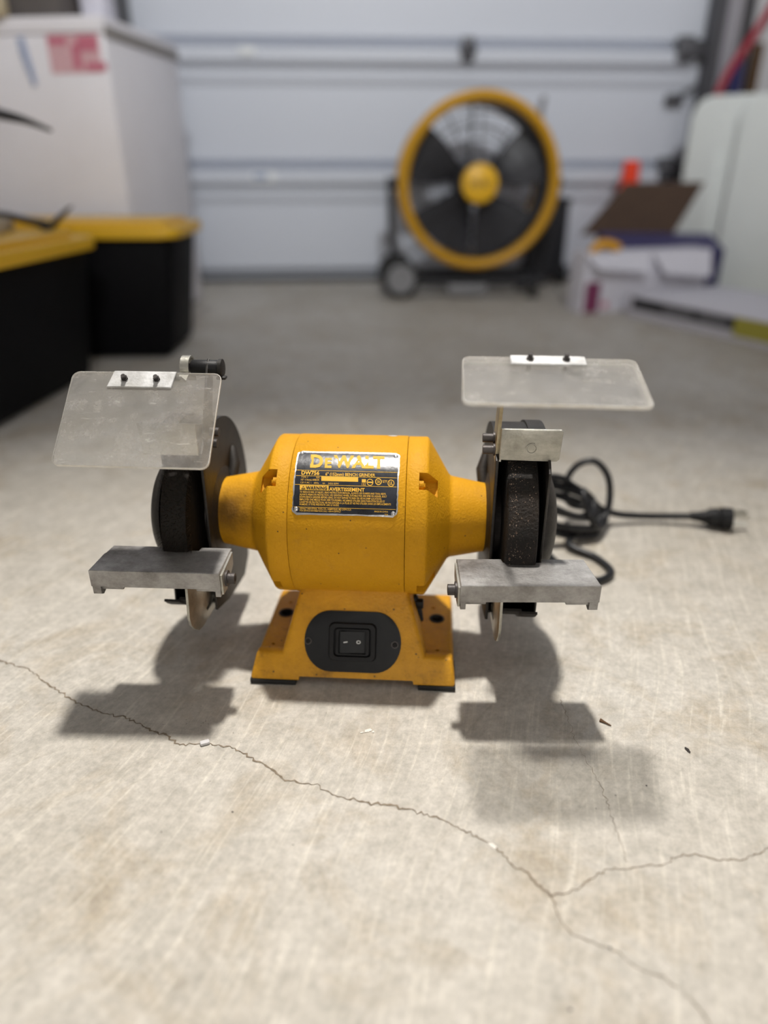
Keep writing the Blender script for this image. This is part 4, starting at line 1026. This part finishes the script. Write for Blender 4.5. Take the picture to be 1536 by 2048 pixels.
for yy in (0.0, 0.17):
    b = MB(); b.rod((-RF + 0.01, yy, 0.052), (RF - 0.01, yy, 0.052), 0.013, 12); b.build('base_rail', 'fan_black', F)
for sgn in (-1, 1):
    b = MB(); b.rod((sgn * (RF - 0.02), 0.0, 0.052), (sgn * (RF - 0.02), 0.17, 0.052), 0.012, 12); b.build('base_rail', 'fan_black', F)
for yy, in ((-0.0,), (0.17,)):
    b = MB(); b.lathe([(-0.018, 0.0), (-0.018, 0.050), (-0.014, 0.064), (0.014, 0.064), (0.018, 0.050), (0.018, 0.0)], (-RF + 0.012, yy, 0.064), 'Y', 36); wl = b.build('wheel', 'rubber', F)
    b = MB(); b.lathe([(-0.018, 0.0), (-0.021, 0.012), (-0.0185, 0.014), (-0.021, 0.042), (-0.0185, 0.046), (0.0, 0.0)], (-RF + 0.012, yy, 0.064), 'Y', 30); b.build('hubcap', 'grey_plastic', wl)
for yy in (0.0, 0.17):
    b = MB(); b.rod((RF - 0.05, yy, 0.045), (RF - 0.05, yy, 0.004), 0.015, 12); b.rod((RF - 0.05, yy, 0.006), (RF - 0.05, yy, 0.0), 0.022, 14); b.build('foot', 'rubber', F)
b = MB(); b.box((-0.02, -0.016, 0.030), (0.13, 0.004, 0.032), bevel=0.002); b.build('base_badge', 'grey_plastic', F)

# ---- rolling black case behind the fan
K_ = thing('rolling_case', 'tall black wheeled case with grey telescopic handle behind the drum fan', 'tool case', 0.785, 2.735, 0, 3)
b = MB(); b.box((0, 0, 0.155), (0.135, 0.085, 0.255), bevel=0.012, seg=3); b.build('case_body', 'fan_black', K_)
b = MB(); b.box((0.0, 0, 0.288), (0.142, 0.09, 0.022), bevel=0.006); b.build('case_lid', 'fan_black', K_)
b = MB(); b.tube([(-0.055, 0.0, 0.26), (-0.056, 0.0, 0.45), (-0.058, 0.0, 0.575), (-0.050, 0.0, 0.612)], 0.010, 10); b.build('handle', 'grey_plastic', K_)
for xx in (-0.07, 0.07):
    b = MB(); b.rod((xx - 0.012, 0, 0.036), (xx + 0.012, 0, 0.036), 0.036, 20); b.build('wheel', 'rubber', K_)

# ---- freezer
FR = thing('chest_freezer', 'white chest freezer with a red sticker behind the yellow lidded totes', 'freezer', -0.466, 2.22, 0, -10.8)
b = MB(); b.box((-0.45, 0, 0.345), (0.90, 0.45, 0.67), bevel=0.010); b.build('cabinet', 'bag', FR)
b = MB(); b.box((0.002, 0.0, 0.684), (0.006, 0.445, 0.022), bevel=0.002); b.build('lid_gasket', 'gasket', FR)
b = MB(); b.box((-0.45, 0, 0.6965), (0.90, 0.45, 0.033), bevel=0.0025); b.build('lid', 'bag', FR)
b = MB(); b.box((-0.45, 0, 0.006), (0.88, 0.43, 0.012)); b.build('plinth', 'gasket', FR)
yF = -0.225
b = MB(); b.box((-0.080, yF - 0.0006, 0.638), (0.128, 0.001, 0.078)); o = b.build('sticker', 'pink_print', FR); o['label'] = 'faded red warning sticker'
b = MB()
for x, z, w_, h_ in ((-0.118, 0.664, 0.045, 0.016), (-0.045, 0.658, 0.05, 0.03), (-0.03, 0.612, 0.05, 0.016), (-0.075, 0.632, 0.02, 0.05)): b.box((x, yF - 0.0014, z), (w_, 0.001, h_))
b.build('sticker_print', 'red_print', o)
b = MB(); b.tube([(-0.208, yF - 0.0005, 0.672), (-0.204, yF - 0.0005, 0.640), (-0.196, yF - 0.0005, 0.600), (-0.192, yF - 0.0005, 0.575)], [0.008, 0.010, 0.008, 0.006], 8); b.build('marker_smear', 'blue_print', FR)

# things on the freezer
T_ = thing('storage_bin', 'dun brown storage bin standing on the white freezer', 'bin', -0.72, 2.20, 0.7131, -10.8)
b = MB(); b.box((0, 0, 0.075), (0.26, 0.22, 0.15), bevel=0.008, taper=(0.94, 0.94)); b.build('bin_body', 'dun', T_)
b = MB(); b.box((0, 0, 0.156), (0.275, 0.235, 0.018), bevel=0.006); b.build('bin_lid', 'dun', T_)
b = MB(); b.lathe([(0, 0.0), (0, 0.022), (0.004, 0.024), (0.036, 0.024), (0.040, 0.022), (0.046, 0.014), (0.05, 0.0)], (0, 0, 0), 'Z', 24)
tag(b.build('cream_jar', 'cream', loc=room(-0.755, 2.045, 0.7131)), 'round cream coloured jar on the freezer in front of the brown bin', 'jar')
b = MB(); b.lathe([(0, 0.0), (0, 0.020), (0.004, 0.022), (0.030, 0.022), (0.036, 0.018), (0.042, 0.0)], (0, 0, 0), 'Z', 24)
tag(b.build('lilac_jar', 'lilac', loc=room(-0.808, 2.050, 0.7131)), 'small lilac jar at the left edge of the freezer top', 'jar')
J = thing('white_jug', 'tall white plastic jug standing on the freezer corner beside the brown bin', 'jug', -0.555, 2.16, 0.7131, -10.8)
b = MB(); b.box((0, 0, 0.10), (0.062, 0.075, 0.20), bevel=0.012, seg=3); b.lathe([(0.19, 0.026), (0.225, 0.015), (0.24, 0.015), (0.24, 0.0)], (0, 0, 0), 'Z', 20); b.build('jug_body', 'white_jug', J)
b = MB(); b.lathe([(0.238, 0.0), (0.238, 0.018), (0.258, 0.018), (0.258, 0.0)], (0, 0, 0), 'Z', 20); b.build('jug_cap', 'white_jug', J)

# ---- totes
def tote(name, label, x, y, rot, W, D, H):
    t = thing(name, label, 'tote', x, y, 0, rot, 'black totes with yellow lids')
    tp = 0.05
    b = MB(); b.hull8([(-W / 2 + tp, -D / 2 + tp * 0.5, 0), (W / 2 - tp, -D / 2 + tp * 0.5, 0), (W / 2 - tp, D / 2 - tp * 0.5, 0), (-W / 2 + tp, D / 2 - tp * 0.5, 0),
                       (-W / 2 + 0.016, -D / 2 + 0.016, H - 0.02), (W / 2 - 0.016, -D / 2 + 0.016, H - 0.02), (W / 2 - 0.016, D / 2 - 0.016, H - 0.02), (-W / 2 + 0.016, D / 2 - 0.016, H - 0.02)], bevel=0.022, seg=3)
    b.build('tote_body', 'tote', t)
    b = MB(); b.prism(rrect(-W / 2, -D / 2, W / 2, D / 2, 0.035), 2, H - 0.026, H - 0.004, bevel=0.004)
    b.prism(rrect(-W / 2 + 0.03, -D / 2 + 0.03, W / 2 - 0.03, D / 2 - 0.03, 0.03), 2, H - 0.006, H + 0.006, bevel=0.003)
    b.build('tote_lid', 'tote_lid', t)
    return t
tote('tote', 'nearest black tote with a yellow lid, cut by the left edge, tools on its lid', -0.735, 1.235, -10, 0.44, 0.70, 0.283)
tote('tote', 'second black tote with a yellow lid, in front of the white freezer', -0.625, 1.795, -3, 0.61, 0.28, 0.288)
# things on the near tote
b = MB(); b.box((0, 0, 0.012), (0.15, 0.12, 0.022), bevel=0.002)
o = b.build('beige_board', 'board', loc=room(-0.685, 1.475, 0.2888), rotz=RA + radians(8)); tag(o, 'thin beige board lying on the near yellow tote lid', 'board')
TW = thing('trowel', 'dark trowel with its blade tipped up on the near yellow tote lid', 'trowel', -0.565, 1.535, 0.2892, 0)
b = MB(); b.tube([(-0.100, 0.01, 0.032), (-0.06, 0.008, 0.026), (-0.02, 0.003, 0.016), (0.012, 0.0, 0.009)], [0.005, 0.006, 0.007, 0.009], 10); b.build('trowel_handle', 'fan_black', TW)
b = MB(); b.hull8([(0.000, -0.012, 0.000), (0.020, -0.012, 0.0), (0.020, 0.012, 0.0), (0.000, 0.012, 0.0), (0.060, -0.010, 0.042), (0.068, -0.010, 0.044), (0.068, 0.010, 0.044), (0.060, 0.010, 0.042)], bevel=0.002); b.build('trowel_blade', 'fan_dark', TW)
b = MB(); pts = bez([(-0.80, 1.33, 0.291), (-0.805, 1.35, 0.40), (-0.76, 1.42, 0.485), (-0.68, 1.46, 0.507), (-0.585, 1.50, 0.486), (-0.54, 1.50, 0.475), (-0.50, 1.50, 0.460)], 6)
pts = [room(*p) for p in pts]
n_ = len(pts); b.tube(pts, [0.011 if i < n_ * 0.55 else 0.011 - 0.0085 * (i / n_ - 0.55) / 0.45 for i in range(n_)], 10)
b.rod(room(-0.80, 1.33, 0.2895), room(-0.80, 1.33, 0.30), 0.03, 20)
tag(b.build('curved_black_spout', 'fan_black'), 'black curved tapering spout at the left edge, its tip in front of the white freezer', 'spout')

# ---- right-hand boxes
FB = thing('flat_carton', 'long flat white carton with dark printed edge lying on the floor at right', 'carton', 0.866, 2.097, 0, 23.2)
L_, Wd, Hh = 0.85, 0.36, 0.066
b = MB(); b.box((Wd / 2, -L_ / 2, Hh / 2), (Wd, L_, Hh), bevel=0.002); b.build('carton_body', 'carton_white', FB)
def band(y0, y1, z0, z1, m, lab=None):
    b = MB(); b.box((-0.0004, -(y0 + y1) / 2, (z0 + z1) / 2), (0.0012, y1 - y0, z1 - z0)); return b.build('printed_band', m, FB)
band(0.02, 0.37, 0.026, 0.058, 'ink'); band(0.37, 0.49, 0.014, 0.060, 'olive'); band(0.49, 0.62, 0.014, 0.060, 'magenta')
b = MB()
for y0, y1, z0, z1 in ((0.14, 0.24, 0.034, 0.050), (0.26, 0.35, 0.034, 0.050)): b.box((-0.0012, -(y0 + y1) / 2, (z0 + z1) / 2), (0.001, y1 - y0, z1 - z0))
b.build('printed_patch', 'ink_grey', FB)
CB = thing('open_white_carton', 'open white carton with drooping flaps and a purple printed corner, right of the fan', 'carton', 0.742, 2.150, 0, 12)
b = MB(); w_, d_, h_, t_ = 0.43, 0.075, 0.172, 0.004
b.box((w_ / 2, t_ / 2, h_ / 2), (w_, t_, h_)); b.box((w_ / 2, d_ - t_ / 2, h_ / 2), (w_, t_, h_)); b.box((t_ / 2, d_ / 2, h_ / 2), (t_, d_ - 2 * t_, h_)); b.box((w_ - t_ / 2, d_ / 2, h_ / 2), (t_, d_ - 2 * t_, h_)); b.box((w_ / 2, d_ / 2, 0.003), (w_ - 2 * t_, d_ - 2 * t_, 0.006))
b.build('carton_body', 'carton_white', CB)
for x0, x1, dz in ((0.0, 0.215, 0.020), (0.225, 0.435, 0.0)):
    b = MB(); b.hull8([(x0, -0.002, h_ - 0.004), (x1, -0.002, h_ - 0.004), (x1, 0.002, h_), (x0, 0.002, h_), (x0 + 0.02, -0.05, h_ - 0.06 + dz), (x1 - 0.025, -0.05, h_ - 0.075 + dz), (x1 - 0.025, -0.046, h_ - 0.074 + dz), (x0 + 0.02, -0.046, h_ - 0.059 + dz)]); b.build('carton_flap', 'carton_white', CB)
b = MB(); b.box((0.038, -0.0006, 0.045), (0.05, 0.001, 0.088)); b.build('printed_corner', 'magenta', CB)
b = MB(); b.box((0.085, -0.0006, 0.022), (0.02, 0.001, 0.018)); b.build('printed_spot', 'red_print', CB)
b = MB(); b.tube([room(*p) for p in bez([(0.775, 2.210, 0.020), (0.780, 2.205, 0.150), (0.795, 2.202, 0.188), (0.830, 2.205, 0.190), (0.860, 2.205, 0.178)], 5)], 0.014, 10)
tag(b.build('amber_grip', 'amber'), 'amber plastic tool grip poking out of the open white carton', 'tool grip')
NB = thing('navy_carton', 'navy blue carton with its brown lid raised behind the white carton', 'carton', 1.066, 2.390, 0, 0)
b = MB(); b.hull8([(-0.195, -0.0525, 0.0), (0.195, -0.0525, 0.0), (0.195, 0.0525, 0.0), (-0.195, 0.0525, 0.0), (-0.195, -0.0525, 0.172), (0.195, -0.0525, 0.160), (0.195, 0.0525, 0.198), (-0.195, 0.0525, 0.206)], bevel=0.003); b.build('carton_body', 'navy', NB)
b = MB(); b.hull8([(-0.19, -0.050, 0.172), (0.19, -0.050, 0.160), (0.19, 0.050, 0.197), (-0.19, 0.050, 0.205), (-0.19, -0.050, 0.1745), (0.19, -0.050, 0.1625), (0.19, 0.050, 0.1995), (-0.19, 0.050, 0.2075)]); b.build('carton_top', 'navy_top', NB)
b = MB(); b.hull8([(-0.250, 0.046, 0.198), (0.060, 0.049, 0.196), (0.060, 0.054, 0.196), (-0.250, 0.051, 0.198), (-0.115, 0.066, 0.352), (0.150, 0.072, 0.354), (0.150, 0.077, 0.354), (-0.115, 0.071, 0.352)]); o = b.build('carton_lid', 'carton_brown', NB); o['label'] = 'brown raised cardboard lid'
b = MB(); b.lathe([(0, 0), (0, 0.034), (0.01, 0.036), (0.33, 0.036), (0.345, 0.028), (0.347, 0.031), (0.412, 0.029), (0.418, 0.024), (0.418, 0)], (0, 0, 0), 'Z', 28)
tag(b.build('marking_tube', 'neon', loc=room(1.058, 2.70, 0)), 'bright neon orange-red tube standing behind the brown raised carton lid', 'tube')

# ---- folded plastic table leaning at the right
TB = thing('folding_table', 'pale moulded plastic folding table stood on edge against the right wall', 'table', 1.200, 2.600, 0, -43)
def leaf(x0, x1, h, y0, y1, r=0.055):
    poly = arc(x1 - r, h - r, r, 0, 90, 6) + arc(x0 + r, h - r, r, 90, 180, 6) + [(x0, 0.0), (x1, 0.0)]
    b = MB(); b.prism(poly, 1, y0, y1, bevel=0.008, seg=3); return b
o = leaf(0.0, 0.50, 0.605, 0.0, 0.035).build('table_leaf', 'table_white', TB)
o = leaf(0.165, 0.52, 0.600, -0.038, -0.002).build('table_leaf', 'table_white', TB)
b = MB(); b.box((0.10, -0.002, 0.24), (0.03, 0.006, 0.40), bevel=0.002); b.build('moulded_rib', 'table_white', TB)

# ---- long things in the corner by the door
b = MB(); b.tube([room(*p) for p in bez([(1.330, 2.68, 0.0), (1.325, 2.68, 0.30), (1.312, 2.68, 0.58), (1.335, 2.685, 0.67), (1.40, 2.70, 0.77), (1.47, 2.72, 0.88), (1.60, 2.76, 1.06)], 6)], 0.0125, 12)
tag(b.build('red_pole', 'red_pole'), 'bent red steel tube leaning into the corner above the white folding table', 'pole')
BR = thing('push_broom', 'dark handled broom standing in the corner right of the door jamb', 'broom', 1.448, 2.800, 0, 0)
b = MB(); b.rod((0, 0, 0.06), (0.0, 0.04, 1.45), 0.014, 12); b.build('broom_handle', 'fan_black', BR)
b = MB(); b.box((0, 0, 0.09), (0.024, 0.12, 0.04), bevel=0.005); b.build('broom_head', 'brown_wood', BR)
b = MB(); b.box((0, 0, 0.035), (0.024, 0.12, 0.07)); o = b.build('bristles', 'fan_black', BR); o['kind'] = 'stuff'
b = MB(); b.box((0, 0, 0.39), (0.022, 0.05, 0.78), bevel=0.004)
tag(b.build('wood_batten', 'brown_wood', loc=room(1.486, 2.80, 0), rotz=RA), 'brown wooden batten stood upright beside the dark broom handle', 'batten')
b = MB(); b.lathe([(0, 0), (0, 0.022), (0.60, 0.022), (0.72, 0.020), (0.74, 0.0)], (0, 0, 0), 'Z', 16)
tag(b.build('blue_bag', 'blue_cloth', loc=room(1.402, 2.75, 0)), 'slim blue furled cloth bag standing in the corner beside the door jamb', 'bag')
